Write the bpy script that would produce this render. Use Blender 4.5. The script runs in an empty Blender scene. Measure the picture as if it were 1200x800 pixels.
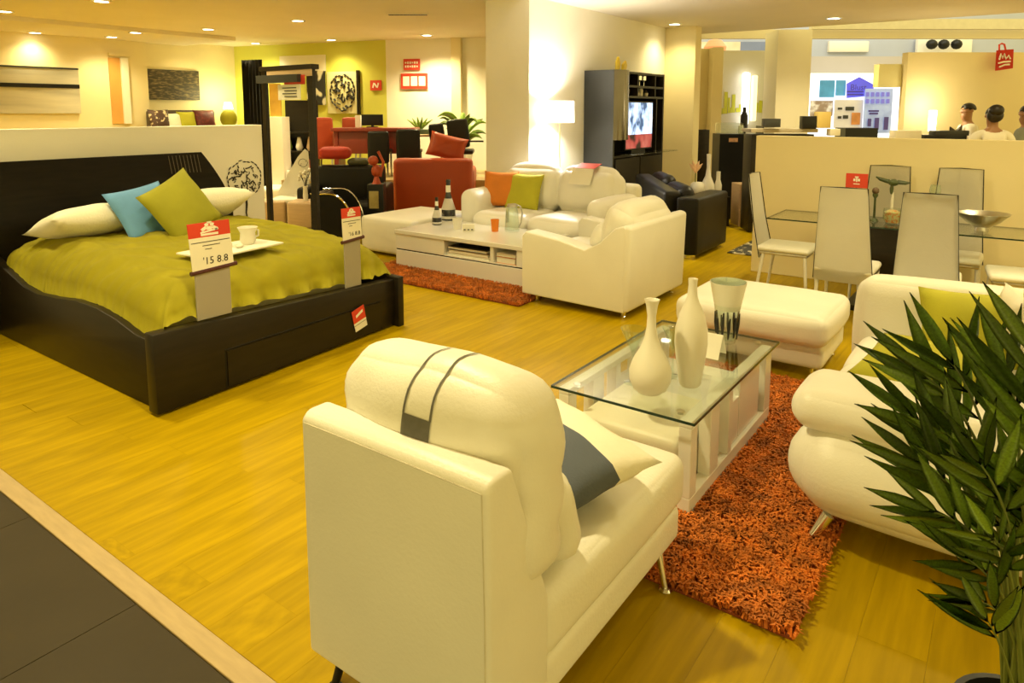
import bpy, bmesh, math, random
from mathutils import Vector, Matrix, noise
from mathutils.bvhtree import BVHTree
random.seed(7)
PI = math.pi
SC = bpy.context.scene
COL = SC.collection

# ------------------------------------------------------------------ camera, world, exposure
CAM_H, YAW, TH, FPX, PPX, PPY = 1.7, math.radians(35.8), math.atan(100 / 816.0), 816.0, 600.0, 230.0
cd = bpy.data.cameras.new('camera')
cam = bpy.data.objects.new('camera', cd)
COL.objects.link(cam)
cam.location = (0, 0, CAM_H)
cam.rotation_euler = (PI / 2 - TH, 0, YAW)
cd.sensor_width = 36.0
cd.lens = 36.0 * FPX / 1200.0
cd.shift_y = -(400 - PPY) / 1200.0
cd.clip_start = 0.05
SC.camera = cam

WARM = (1.0, 0.84, 0.43)
world = bpy.data.worlds.new('World')
SC.world = world
world.use_nodes = True
world.node_tree.nodes['Background'].inputs[0].default_value = (1.0, 0.79, 0.27, 1)
world.node_tree.nodes['Background'].inputs[1].default_value = 1.3
SC.view_settings.view_transform = 'Standard'
SC.view_settings.look = 'None'
SC.view_settings.exposure = 0.30
SC.view_settings.gamma = 1.0
SC.cycles.use_denoising = True
SC.cycles.max_bounces = 8
SC.cycles.sample_clamp_indirect = 6.0
DOWN_W = 175.0          # power of one downlight

# ------------------------------------------------------------------ helpers
cy_, sy_ = math.cos(YAW), math.sin(YAW)
def ray(px, py):
    a = (px - PPX) / FPX; b = -(py - PPY) / FPX
    f = math.cos(TH) + b * math.sin(TH); u = -math.sin(TH) + b * math.cos(TH)
    return Vector((a * cy_ - f * sy_, a * sy_ + f * cy_, u)), f
def at(px, py, Y):                     # the point at distance Y straight ahead of the camera
    r, f = ray(px, py)
    return r * (Y / f) + Vector((0, 0, CAM_H))
def on_z(px, py, z=0.0):
    r, f = ray(px, py)
    return r * ((z - CAM_H) / r.z) + Vector((0, 0, CAM_H))
class Wall:                            # a vertical wall plane through two floor points
    def __init__(s, A, B):
        s.A = Vector((*A, 0)); s.B = Vector((*B, 0)); s.d = (s.B - s.A).normalized()
        s.n = Vector((s.d.y, -s.d.x, 0))
        if s.n.dot(-s.A) < 0: s.n = -s.n
        s.ang = math.atan2(s.d.y, s.d.x)
    def hit(s, px, py, off=0.0):
        r, f = ray(px, py); o = Vector((0, 0, CAM_H)); A = s.A + s.n * off
        t = (A - o).dot(s.n) / r.dot(s.n)
        return o + r * t
    def rect(s, x0, y0, x1, y1, off=0.0):
        xm, ym = (x0 + x1) / 2, (y0 + y1) / 2
        c = s.hit(xm, ym, off)
        w = (s.hit(x1, ym, off) - s.hit(x0, ym, off)).length
        h = abs(s.hit(xm, y0, off).z - s.hit(xm, y1, off).z)
        c.z = (s.hit(xm, y0, off).z + s.hit(xm, y1, off).z) / 2
        return c, w, h

def srgb(c):
    return tuple(((v / 255) / 12.92 if v / 255 <= .04045 else ((v / 255 + .055) / 1.055) ** 2.4) for v in c)

MATS = {}
def mat(name, col, rough=.5, metal=0.0, ns=0, na=0.0, bs=0, bst=0.0, coat=0.0, stretch=None, sheen=0.0, objrand=0.0, emit=None, es=1.0, trans=0.0, spec=.5):
    if name in MATS: return MATS[name]
    m = bpy.data.materials.new(name); m.use_nodes = True
    nt = m.node_tree; N = nt.nodes; L = nt.links
    b = N['Principled BSDF']
    b.inputs['Base Color'].default_value = (*col, 1)
    b.inputs['Roughness'].default_value = rough
    b.inputs['Metallic'].default_value = metal
    b.inputs['Specular IOR Level'].default_value = spec
    b.inputs['Coat Weight'].default_value = coat
    b.inputs['Sheen Weight'].default_value = sheen
    b.inputs['Transmission Weight'].default_value = trans
    tc = N.new('ShaderNodeTexCoord'); vec = tc.outputs['Object']
    if stretch:
        mp = N.new('ShaderNodeMapping'); mp.inputs['Scale'].default_value = stretch
        L.new(vec, mp.inputs['Vector']); vec = mp.outputs['Vector']
    if ns or objrand:
        hsv = N.new('ShaderNodeHueSaturation'); hsv.inputs['Color'].default_value = (*col, 1)
        val = None
        if ns:
            t = N.new('ShaderNodeTexNoise'); t.inputs['Scale'].default_value = ns; t.inputs['Detail'].default_value = 5
            L.new(vec, t.inputs['Vector'])
            mr = N.new('ShaderNodeMapRange'); mr.inputs['From Min'].default_value = .3; mr.inputs['From Max'].default_value = .7
            mr.inputs['To Min'].default_value = 1 - na; mr.inputs['To Max'].default_value = 1 + na
            L.new(t.outputs['Fac'], mr.inputs['Value']); val = mr.outputs['Result']
        if objrand:
            oi = N.new('ShaderNodeObjectInfo'); m2 = N.new('ShaderNodeMapRange')
            m2.inputs['To Min'].default_value = 1 - objrand; m2.inputs['To Max'].default_value = 1 + objrand
            L.new(oi.outputs['Random'], m2.inputs['Value'])
            if val is None: val = m2.outputs['Result']
            else:
                mu = N.new('ShaderNodeMath'); mu.operation = 'MULTIPLY'
                L.new(val, mu.inputs[0]); L.new(m2.outputs['Result'], mu.inputs[1]); val = mu.outputs[0]
        L.new(val, hsv.inputs['Value']); L.new(hsv.outputs['Color'], b.inputs['Base Color'])
    if bs:
        t2 = N.new('ShaderNodeTexNoise'); t2.inputs['Scale'].default_value = bs; t2.inputs['Detail'].default_value = 4
        L.new(vec, t2.inputs['Vector'])
        bp = N.new('ShaderNodeBump'); bp.inputs['Strength'].default_value = bst; bp.inputs['Distance'].default_value = .01
        L.new(t2.outputs['Fac'], bp.inputs['Height']); L.new(bp.outputs['Normal'], b.inputs['Normal'])
    if emit:
        b.inputs['Emission Color'].default_value = (*emit, 1); b.inputs['Emission Strength'].default_value = es
    MATS[name] = m
    return m

def glass_mat(name, tint=(.93, .97, .94), rough=.02, mixmin=.06):
    m = bpy.data.materials.new(name); m.use_nodes = True
    nt = m.node_tree; N = nt.nodes; L = nt.links
    N.remove(N['Principled BSDF'])
    tr = N.new('ShaderNodeBsdfTransparent'); tr.inputs[0].default_value = (*tint, 1)
    gl = N.new('ShaderNodeBsdfGlossy'); gl.inputs['Roughness'].default_value = rough
    lw = N.new('ShaderNodeLayerWeight'); lw.inputs['Blend'].default_value = .5
    mr = N.new('ShaderNodeMapRange'); mr.inputs['To Min'].default_value = mixmin; mr.inputs['To Max'].default_value = .85
    mx = N.new('ShaderNodeMixShader')
    pw = N.new('ShaderNodeMath'); pw.operation = 'POWER'; pw.inputs[1].default_value = 4.0
    L.new(lw.outputs['Facing'], pw.inputs[0]); L.new(pw.outputs[0], mr.inputs['Value']); L.new(mr.outputs['Result'], mx.inputs[0])
    L.new(tr.outputs[0], mx.inputs[1]); L.new(gl.outputs[0], mx.inputs[2])
    L.new(mx.outputs[0], N['Material Output'].inputs['Surface'])
    MATS[name] = m
    return m

def ramp_mat(name, stops, scale=6.0, kind='NOISE', rough=.6, detail=4, emit=0.0, stretch=(1, 1, 1), interp='LINEAR', dist=0.0):
    """flat print: a noise or wave pattern through a colour ramp"""
    m = bpy.data.materials.new(name); m.use_nodes = True
    nt = m.node_tree; N = nt.nodes; L = nt.links; b = N['Principled BSDF']
    b.inputs['Roughness'].default_value = rough
    tc = N.new('ShaderNodeTexCoord'); mp = N.new('ShaderNodeMapping'); mp.inputs['Scale'].default_value = stretch
    L.new(tc.outputs['Object'], mp.inputs['Vector'])
    if kind == 'WAVE':
        t = N.new('ShaderNodeTexWave'); t.inputs['Distortion'].default_value = dist; t.inputs['Detail'].default_value = detail
    elif kind == 'VORONOI':
        t = N.new('ShaderNodeTexVoronoi')
    elif kind == 'GRAD':
        t = N.new('ShaderNodeTexGradient')
    else:
        t = N.new('ShaderNodeTexNoise'); t.inputs['Detail'].default_value = detail
    if kind != 'GRAD': t.inputs['Scale'].default_value = scale
    L.new(mp.outputs['Vector'], t.inputs['Vector'])
    r = N.new('ShaderNodeValToRGB'); r.color_ramp.interpolation = interp
    els = r.color_ramp.elements
    while len(els) < len(stops): els.new(.5)
    for e, (p, c) in zip(els, stops): e.position = p; e.color = (*c, 1)
    L.new(t.outputs[1] if kind == 'WAVE' else t.outputs[0], r.inputs['Fac'])
    L.new(r.outputs['Color'], b.inputs['Base Color'])
    if emit:
        L.new(r.outputs['Color'], b.inputs['Emission Color']); b.inputs['Emission Strength'].default_value = emit
    MATS[name] = m
    return m

class B:
    """collects shapes into one bmesh"""
    def __init__(s): s.bm = bmesh.new()
    def _merge(s, b2, M=None):
        if M is not None: bmesh.ops.transform(b2, matrix=M, verts=b2.verts)
        me = bpy.data.meshes.new('tmp'); b2.to_mesh(me); b2.free()
        s.bm.from_mesh(me); bpy.data.meshes.remove(me)
        return s
    def box(s, c, d, bev=0.0, seg=2, rz=0.0, M=None):
        b = bmesh.new(); bmesh.ops.create_cube(b, size=1)
        bmesh.ops.scale(b, vec=d, verts=b.verts)
        if bev: bmesh.ops.bevel(b, geom=b.edges[:], offset=min(bev, min(d) * .49), segments=seg, profile=.5, affect='EDGES')
        if M is None: M = Matrix.Translation(c) @ Matrix.Rotation(rz, 4, 'Z')
        else: M = Matrix.Translation(c) @ M
        return s._merge(b, M)
    def span(s, x0, x1, y0, y1, z0, z1, bev=0.0, seg=2):
        return s.box(((x0 + x1) / 2, (y0 + y1) / 2, (z0 + z1) / 2), (abs(x1 - x0), abs(y1 - y0), abs(z1 - z0)), bev, seg)
    def cyl(s, p0, p1, r0, r1=None, n=16):
        p0, p1 = Vector(p0), Vector(p1); r1 = r0 if r1 is None else r1
        b = bmesh.new(); d = p1 - p0
        bmesh.ops.create_cone(b, cap_ends=True, segments=n, radius1=r0, radius2=r1, depth=d.length)
        M = Matrix.Translation((p0 + p1) / 2) @ d.to_track_quat('Z', 'Y').to_matrix().to_4x4()
        return s._merge(b, M)
    def ball(s, c, r, n=12, M=None):
        b = bmesh.new(); bmesh.ops.create_uvsphere(b, u_segments=n, v_segments=max(6, n * 2 // 3), radius=1)
        if not hasattr(r, '__len__'): r = (r, r, r)
        bmesh.ops.scale(b, vec=r, verts=b.verts)
        return s._merge(b, Matrix.Translation(c) @ (M if M is not None else Matrix.Identity(4)))
    def lathe(s, prof, c=(0, 0, 0), n=24):
        b = bmesh.new(); rings = []
        for r, z in prof:
            if r < 1e-5: rings.append([b.verts.new((0, 0, z))])
            else: rings.append([b.verts.new((r * math.cos(2 * PI * k / n), r * math.sin(2 * PI * k / n), z)) for k in range(n)])
        for A, Z in zip(rings, rings[1:]):
            for k in range(n):
                a0, a1 = A[k % len(A)], A[(k + 1) % len(A)]; z0, z1 = Z[k % len(Z)], Z[(k + 1) % len(Z)]
                f = []
                for v in (a0, a1, z1, z0):
                    if v not in f: f.append(v)
                if len(f) > 2: b.faces.new(f)
        bmesh.ops.recalc_face_normals(b, faces=b.faces)
        return s._merge(b, Matrix.Translation(c))
    def tube(s, pts, r, n=8, caps=True):
        pts = [Vector(p) for p in pts]; rs = r if hasattr(r, '__len__') else [r] * len(pts)
        b = bmesh.new(); rings = []
        up = None
        for i, p in enumerate(pts):
            t = (pts[min(i + 1, len(pts) - 1)] - pts[max(i - 1, 0)]).normalized()
            if up is None:
                up = Vector((0, 0, 1)) if abs(t.z) < .9 else Vector((1, 0, 0))
            x = t.cross(up).normalized(); up = x.cross(t).normalized()
            rings.append([b.verts.new(p + (x * math.cos(2 * PI * k / n) + up * math.sin(2 * PI * k / n)) * rs[i]) for k in range(n)])
        for A, Z in zip(rings, rings[1:]):
            for k in range(n): b.faces.new((A[k], A[(k + 1) % n], Z[(k + 1) % n], Z[k]))
        if caps: b.faces.new(rings[0][::-1]); b.faces.new(rings[-1])
        bmesh.ops.recalc_face_normals(b, faces=b.faces)
        return s._merge(b)
    def prism(s, pts, a0, a1, axis='x', bev=0.0, seg=3):
        """polygon extruded along an axis; pts in the two other axes (in x,y,z order)"""
        def P(p, a):
            return (a, p[0], p[1]) if axis == 'x' else (p[0], a, p[1]) if axis == 'y' else (p[0], p[1], a)
        b = bmesh.new()
        A = [b.verts.new(P(p, a0)) for p in pts]; Z = [b.verts.new(P(p, a1)) for p in pts]
        n = len(pts)
        b.faces.new(A); b.faces.new(Z[::-1])
        for k in range(n): b.faces.new((A[k], Z[k], Z[(k + 1) % n], A[(k + 1) % n]))
        bmesh.ops.recalc_face_normals(b, faces=b.faces)
        if bev:
            es = [e for e in b.edges if len(e.link_faces) == 2 and e.calc_face_angle(0) > .35]
            bmesh.ops.bevel(b, geom=es, offset=bev, segments=seg, profile=.5, affect='EDGES', clamp_overlap=True)
        return s._merge(b)
    def rbox(s, c, d, r=.05, puff=0.0, M=None, wr=0.0, k=3, m=6, seed=0.0, ws=5.0):
        """soft rounded box; puff bulges the faces, wr wrinkles them"""
        h = [v / 2 for v in d]; r = min(r, min(h) * .98)
        def coords(hh):
            out = [-hh + r * (1 - math.cos(PI / 2 * i / k)) for i in range(k)]
            out += [-(hh - r) + 2 * (hh - r) * i / m for i in range(m + 1)]
            return out + [-v for v in out[:k][::-1]]
        cs = [coords(v) for v in h]
        b = bmesh.new(); V = {}
        def vert(p):
            key = tuple(round(x, 5) for x in p)
            if key in V: return V[key]
            inner = Vector([max(-(h[i] - r), min(h[i] - r, p[i])) for i in range(3)])
            dl = Vector(p) - inner
            q = inner + dl.normalized() * r if dl.length > 1e-9 else Vector(p)
            u = [p[i] / h[i] for i in range(3)]
            if puff:
                for i in range(3):
                    j, l = (i + 1) % 3, (i + 2) % 3
                    w = max(0, 1 - u[j] ** 2) * max(0, 1 - u[l] ** 2)
                    q[i] += (puff[i] if hasattr(puff, '__len__') else puff) * w * u[i]
            if wr:
                nv = noise.noise_vector(Vector((q.x * ws + seed, q.y * ws * .6, q.z * ws * 1.3 + seed)))
                q += nv * wr
            V[key] = b.verts.new(q); return V[key]
        for ax in range(3):
            j, l = (ax + 1) % 3, (ax + 2) % 3
            for sg in (-1, 1):
                for a0, a1 in zip(cs[j], cs[j][1:]):
                    for b0, b1 in zip(cs[l], cs[l][1:]):
                        f = []
                        for (pa, pb) in ((a0, b0), (a1, b0), (a1, b1), (a0, b1)):
                            p = [0, 0, 0]; p[ax] = sg * h[ax]; p[j] = pa; p[l] = pb
                            v = vert(p)
                            if v not in f: f.append(v)
                        if len(f) > 2:
                            try: b.faces.new(f)
                            except ValueError: pass
        bmesh.ops.recalc_face_normals(b, faces=b.faces)
        return s._merge(b, Matrix.Translation(c) @ (M if M is not None else Matrix.Identity(4)))
    def pillow(s, w, h, t, M, n=14, seed=0.0, wr=.012, pred=None):
        """a stuffed cushion lying in its own xy plane"""
        b = bmesh.new(); V = {}
        def vert(i, j, sg):
            u, v = i / n * 2 - 1, j / n * 2 - 1
            edge = abs(abs(u) - 1) < 1e-6 or abs(abs(v) - 1) < 1e-6
            key = (i, j, 0 if edge else sg)
            if key in V: return V[key]
            x = u * w / 2 * (1 - .07 * (1 - v * v)); y = v * h / 2 * (1 - .07 * (1 - u * u))
            z = sg * t / 2 * (max(0, (1 - u ** 2) * (1 - v ** 2)) ** .42)
            p = Vector((x, y, z))
            if not edge: p += noise.noise_vector(Vector((x * 7 + seed, y * 7, sg * 3 + seed))) * wr
            V[key] = b.verts.new(p); return V[key]
        for sg in (1, -1):
            for i in range(n):
                for j in range(n):
                    if pred and not pred((i + .5) / n * 2 - 1, (j + .5) / n * 2 - 1, sg): continue
                    f = [vert(i, j, sg), vert(i + 1, j, sg), vert(i + 1, j + 1, sg), vert(i, j + 1, sg)]
                    try: b.faces.new(f if sg > 0 else f[::-1])
                    except ValueError: pass
        return s._merge(b, M)
    def poly(s, pts):
        s.bm.faces.new([s.bm.verts.new(p) for p in pts]); return s

ORG = {}
def obj(name, b, m, parent=None, smooth=True, local=False, ang=40):
    """link the collected shapes as ONE mesh object; shapes are in world space unless the parent is local"""
    bm = b.bm
    if parent is not None and not local:
        o = ORG.get(parent.name, Vector((0, 0, 0)))
        bmesh.ops.translate(bm, vec=-o, verts=bm.verts)
    me = bpy.data.meshes.new(name); bm.to_mesh(me); bm.free()
    me.materials.append(m)
    if smooth:
        me.polygons.foreach_set('use_smooth', [True] * len(me.polygons))
        me.set_sharp_from_angle(angle=math.radians(ang))
    ob = bpy.data.objects.new(name, me); COL.objects.link(ob)
    if parent is not None:
        ob.parent = parent; ORG[ob.name] = ORG.get(parent.name, Vector((0, 0, 0)))
    return ob
def thing(name, label, cat, loc=(0, 0, 0), group=None):
    o = bpy.data.objects.new(name, None); COL.objects.link(o)
    o.empty_display_size = .1; o.location = loc; o['label'] = label; o['category'] = cat
    if group: o['group'] = group
    ORG[o.name] = Vector(loc)
    return o
def tag(o, label, cat, group=None, kind=None):
    o['label'] = label; o['category'] = cat
    if group: o['group'] = group
    if kind: o['kind'] = kind
    return o
def solo(name, label, cat, b, m, group=None, **kw):      # a thing of one mesh, its origin at its own base
    bm = b.bm
    xs = [v.co for v in bm.verts]
    lo = Vector([min(v[i] for v in xs) for i in range(3)]); hi = Vector([max(v[i] for v in xs) for i in range(3)])
    base = Vector(((lo.x + hi.x) / 2, (lo.y + hi.y) / 2, lo.z))
    bmesh.ops.translate(bm, vec=-base, verts=bm.verts)
    o = obj(name, b, m, None, **kw); o.location = base
    ORG[o.name] = base
    return tag(o, label, cat, group)
def struct(name, b, m, parent=None, smooth=False):
    o = obj(name, b, m, parent, smooth)
    if parent is None: o['kind'] = 'structure'
    return o
def dup(root, loc, rz=0.0, label=None):
    r = root.copy(); COL.objects.link(r); r.location = loc; r.rotation_euler = (0, 0, rz)
    if label: r['label'] = label
    for ch in list(root.children):
        c = ch.copy(); COL.objects.link(c); c.parent = r
        for g_ in list(ch.children):
            d = g_.copy(); COL.objects.link(d); d.parent = c
    return r
def text(name, s, size, loc, rot, m, parent):
    cu = bpy.data.curves.new(name, 'FONT'); cu.body = s; cu.size = size; cu.extrude = .0006
    cu.align_x = 'CENTER'; cu.align_y = 'CENTER'; cu.resolution_u = 2
    tmp = bpy.data.objects.new('lettering_source', cu); COL.objects.link(tmp)
    me = bpy.data.meshes.new_from_object(tmp.evaluated_get(bpy.context.evaluated_depsgraph_get()))
    bpy.data.objects.remove(tmp); bpy.data.curves.remove(cu); me.name = name; me.materials.clear(); me.materials.append(m)
    o = bpy.data.objects.new(name, me); COL.objects.link(o)
    o.parent = parent; o.location = Vector(loc) - ORG.get(parent.name, Vector((0, 0, 0))); o.rotation_euler = rot
    ORG[o.name] = ORG.get(parent.name, Vector((0, 0, 0)))
    return o
def RX(a): return Matrix.Rotation(a, 4, 'X')
def RY(a): return Matrix.Rotation(a, 4, 'Y')
def RZ(a): return Matrix.Rotation(a, 4, 'Z')
FACE_X = (PI / 2, 0, PI / 2)       # lettering that faces +x

# ------------------------------------------------------------------ materials
LEATHER = mat('white_leather', (.80, .78, .70), .42, ns=3, na=.03, bs=90, bst=.12)
LEATHER_B = mat('cream_leather', (.80, .75, .60), .42, ns=3, na=.03, bs=90, bst=.12)
WHITE_LACQ = mat('white_lacquer', (.80, .79, .74), .18, ns=2, na=.02, coat=.3)
PAINT = mat('white_wall_paint', (.82, .79, .68), .75, ns=1.5, na=.03, bs=60, bst=.05)
PAINT2 = mat('cream_wall_paint', (.80, .70, .42), .75, ns=1.5, na=.03, bs=60, bst=.05)
CEIL = mat('ceiling_paint', (.76, .69, .54), .85, ns=1.2, na=.03)
GREENW = mat('lime_wall_paint', (.62, .62, .10), .8, ns=1.5, na=.04)
WOOD_FL = mat('oak_laminate', (.40, .265, .001), .36, ns=2.2, na=.20, spec=.14, bs=14, bst=.02, stretch=(9, .7, 1), objrand=.05)
JOINT = mat('floor_joint', (.32, .21, .003), .7, ns=5, na=.1)
STRIP = mat('pale_wood_strip', (.46, .34, .17), .45, ns=8, na=.08, stretch=(1, 6, 1))
TILE = mat('grey_tile', (.040, .029, .012), .5, spec=.25, ns=2.5, na=.12, bs=30, bst=.03)
BLACKW = mat('dark_wenge_wood', (.014, .010, .005), .36, spec=.3, ns=4, na=.25, stretch=(1, 1, 8))
BLACK = mat('black_leather', (.008, .007, .005), .40, spec=.25, ns=5, na=.2, bs=70, bst=.1)
BLACKP = mat('black_plastic', (.009, .009, .008), .35, spec=.3, ns=5, na=.1)
CHAR = mat('charcoal_lacquer', (.042, .044, .042), .35, spec=.3, ns=3, na=.05)
CHROME = mat('chrome', (.85, .85, .85), .08, 1.0, ns=3, na=.02)
STEEL = mat('brushed_steel', (.55, .53, .48), .3, 1.0, ns=20, na=.08)
GREEN = mat('lime_cotton', (.50, .44, .008), .8, ns=6, na=.07, bs=160, bst=.15, sheen=.05)
GREENC = mat('lime_cushion_cotton', (.44, .42, .02), .8, ns=5, na=.08, bs=150, bst=.2)
OLIVE = mat('olive_cotton', (.31, .30, .012), .8, ns=5, na=.08, bs=150, bst=.2)
BLUE = mat('turquoise_cotton', (.13, .32, .62), .8, ns=5, na=.1, bs=150, bst=.2)
LINEN = mat('white_linen', (.82, .78, .64), .85, ns=4, na=.04, bs=60, bst=.25)
GREYB = mat('slate_blue_cotton', (.085, .10, .13), .8, ns=5, na=.1, bs=150, bst=.2)
GREYT = mat('grey_webbing', (.25, .24, .21), .8, ns=30, na=.1)
ORANGE = mat('orange_cotton', (.62, .19, .015), .8, ns=5, na=.1, bs=120, bst=.2)
SHAG = mat('rust_shag_yarn', (.55, .15, .012), .75, ns=14, na=.5)
RUGB = mat('rust_rug_backing', (.20, .04, .006), .9, ns=20, na=.3)
RED = mat('sign_red', (.62, .045, .02), .5, ns=4, na=.05)
REDC = mat('brick_red_leather', (.40, .055, .014), .45, ns=3, na=.06, bs=80, bst=.1)
REDD = mat('dark_red_lacquer', (.20, .022, .012), .3, ns=3, na=.08)
CARD = mat('white_card', (.80, .77, .66), .6, ns=4, na=.02)
PRINT = mat('white_print', (.85, .82, .72), .6, ns=4, na=.02)
INK = mat('black_ink', (.02, .018, .015), .6, ns=8, na=.2)
ACRY = mat('grey_acrylic', (.33, .30, .24), .25, ns=2, na=.04)
PLUM = mat('plum_bar', (.07, .016, .02), .35, ns=4, na=.1)
CERAM = mat('matt_white_ceramic', (.74, .71, .60), .35, ns=3, na=.03)
LEAF = mat('palm_leaf', (.12, .20, .016), .40, ns=9, na=.3, stretch=(4, 4, 1), objrand=.4)
STEM = mat('palm_stem', (.12, .16, .03), .5, ns=9, na=.2)
SOIL = mat('potting_soil', (.03, .02, .012), .95, ns=40, na=.4)
BEECH = mat('beech_veneer', (.52, .36, .20), .45, ns=5, na=.08, stretch=(1, 1, 10))
GLASS = glass_mat('clear_glass')
GLASST = glass_mat('table_glass', (.955, .98, .955), .015, .09)
GEDGE = mat('glass_edge_green', (.012, .035, .022), .12, ns=4, na=.1)
SKIN = mat('skin', (.34, .17, .08), .55, ns=10, na=.06)
HAIR = mat('black_hair', (.012, .009, .007), .5, ns=40, na=.3)
LAMP_ON = mat('lit_diffuser', (.9, .85, .7), .5, ns=3, na=.01, emit=(1, .93, .72), es=9.0)
SHADE_ON = mat('lit_lamp_shade', (.9, .88, .8), .7, ns=6, na=.02, emit=(1, .95, .84), es=3.2)

# ================================================================== the shell
HC = 3.1
# --- floor: sub-floor, oak planks one by one (the nearest 300), grey tiles
floor = struct('floor', B().span(-20, 8, -4, 30, -.2, -.014), JOINT)
PW, PL = .195, 1.32
pm = bpy.data.meshes.new('plank')
_b = B().span(-PW / 2 + .0003, PW / 2 - .0003, -PL / 2 + .0003, PL / 2 - .0003, -.014, 0)
_b.bm.to_mesh(pm); _b.bm.free(); pm.materials.append(WOOD_FL)
spots = []
ix = 0
x = -16.0
while x < 3.0:
    y = 1.125 + PL / 2 - (ix * .47 % 1.0) * PL
    while y < 16:
        y0, y1 = max(1.125, y - PL / 2), y + PL / 2
        if y1 - y0 > .004:
            X = x * cy_ + y * sy_; Y = -x * sy_ + y * cy_
            vis = Y > .9 and abs(X) < Y * .80 + .5
            hid = (-6.2 < x < -4.0 and 2.0 < y < 3.8) or (x > -1 and y > 6.9)
            spots.append((x, (y0 + y1) / 2, y1 - y0, Y if vis and not hid else 100 + Y))
        y += PL
    x += PW; ix += 1
spots.sort(key=lambda q: q[3])
for (x, y, l, d) in spots[:300]:
    o = bpy.data.objects.new('plank', pm); COL.objects.link(o); o.parent = floor
    o.location = (x, y, 0); o.scale = (1, l / PL, 1)
rest = B()
for (x, y, l, d) in spots[300:]:
    h = PW / 2 - .0012; q = l / 2 - .0012
    vs = [rest.bm.verts.new((x + a * h, y + c * q, z)) for z in (-.014, 0) for a, c in ((-1, -1), (1, -1), (1, 1), (-1, 1))]
    rest.bm.faces.new(vs[4:])
    for k in range(4): rest.bm.faces.new((vs[k], vs[(k + 1) % 4], vs[4 + (k + 1) % 4], vs[4 + k]))
ro = obj('far_planks', rest, WOOD_FL, floor, smooth=False); ro['kind'] = 'stuff'
for i in range(-9, 3):
    for j in range(-3, 1):
        x0 = -2.365 + i * .9; y1 = 1.045 + j * .9
        t = obj('floor_tile', B().span(x0 + .0015, x0 + .8985, y1 - .8985, y1 - .0015, -.014, -.001), TILE, floor, smooth=False)
struct('trim_1', B().span(-12, 2.5, 1.047, 1.122, -.014, .004, .002), STRIP)

# --- ceiling and soffit
ceiling = struct('ceiling', B().span(-17, 3, -3, 12.6, HC, HC + .25), CEIL)
struct('trim_2', B().span(-15, -12.2, -1, 7.9, HC - .07, HC + .02), CEIL)

# --- walls
W_LEFT = Wall((-13.9, 3), (-13.9, 7.05))
W_L2 = Wall((-14.05, 7.05), (-14.05, 9.05))
W_GREEN = Wall((-14.05, 9.05), (-10.3, 9.98))
W_BACK = Wall((-10.3, 9.98), (-7.2, 11.25))
W_LAMP = Wall((-4.96, 7.24), (-4.96, 11.34))
def wallbox(W, z0, z1, t, name, m, ex0=0.0, ex1=0.0):
    A = W.A - W.d * ex0; Bp = W.B + W.d * ex1; c = (A + Bp) / 2 - W.n * t / 2
    return struct(name, B().box((c.x, c.y, (z0 + z1) / 2), ((Bp - A).length, t, z1 - z0), rz=W.ang), m)
wl = struct('wall_left', B().span(-14.15, -13.9, -3, 7.05, 0, HC), PAINT2)
wallbox(W_L2, 0, HC, .2, 'wall_lounge', PAINT2)
wallbox(W_GREEN, 0, HC, .2, 'wall_lime', GREENW)
wallbox(W_BACK, 0, HC, .2, 'wall_back', PAINT, 0, .6)
# block that carries the lamp wall: a pillar end and a long white side
struct('wall_lamp_side', B().span(-5.64, -4.96, 7.24, 11.34, 0, HC), PAINT)
struct('wall_cabinet_end', B().span(-5.4, -4.42, 11.34, 11.6, 0, HC), PAINT2)
# low partition behind the bed and low partition behind the dining set
struct('wall_low_bed', B().span(-6.66, -6.5, -1, 4.47, 0, 1.555, .006), PAINT)
struct('wall_low_dining', B().span(-2.2, 3.2, 7.42, 7.55, 0, 1.445, .006), PAINT2)

# doorway recess in the left wall: warm light inside painted as amber panel, jamb, head trim
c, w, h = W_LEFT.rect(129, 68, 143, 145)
dp = obj('door_1', B().box(c, (w, .05, h), rz=W_LEFT.ang), mat('amber_light_paint', (.62, .33, .08), .5, ns=3, na=.05)); dp['kind'] = 'structure'
c, w, h = W_LEFT.rect(143, 68, 151, 145, .03)
struct('trim_3', B().box(c, (w, .1, h), .004, rz=W_LEFT.ang), PAINT)
c, w, h = W_LEFT.rect(127, 60, 152, 68, .02)
struct('trim_4', B().box(c, (w, .08, .05), rz=W_LEFT.ang), PAINT2)

# --- mall beyond the right-hand front: beam, columns, bulkheads
def face(px0, py0, px1, py1, Y, t, bev=0.0, b=None):
    """upright slab square to the view at distance Y"""
    p = at((px0 + px1) / 2, (py0 + py1) / 2, Y); w = abs(px1 - px0) / FPX * Y; h = abs((at(px0, py0, Y) - at(px0, py1, Y)).z)
    b = b or B()
    f = Vector((-sy_, cy_, 0))
    return b.box(p + f * t / 2, (w, t, h), bev, rz=YAW)
def upright(px0, px1, Y, z0, z1, t, bev=0.0):
    b = B(); p = at((px0 + px1) / 2, 200, Y); f = Vector((-sy_, cy_, 0)); p = p + f * t / 2
    return b.box((p.x, p.y, (z0 + z1) / 2), (abs(px1 - px0) / FPX * Y, t, z1 - z0), bev, rz=YAW)
struct('trim_5', face(818, 34.5, 1260, 45, 13.2, .15), mat('beam_paint', (.74, .68, .52), .6, ns=2, na=.03))
struct('trim_6', face(955, 22, 1260, 34, 13.0, .12), mat('rail_metal', (.66, .64, .58), .35, .3, ns=9, na=.05))
struct('wall_column', upright(905, 944, 12.3, 0, HC, .62), PAINT)
struct('wall_partition_right', face(1055, 64, 1290, 330, 10.8, .16), PAINT2)
struct('trim_7', face(1030, 75, 1056, 102, 10.9, .16), mat('olive_paint', (.60, .54, .26), .7, ns=2, na=.04))
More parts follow.
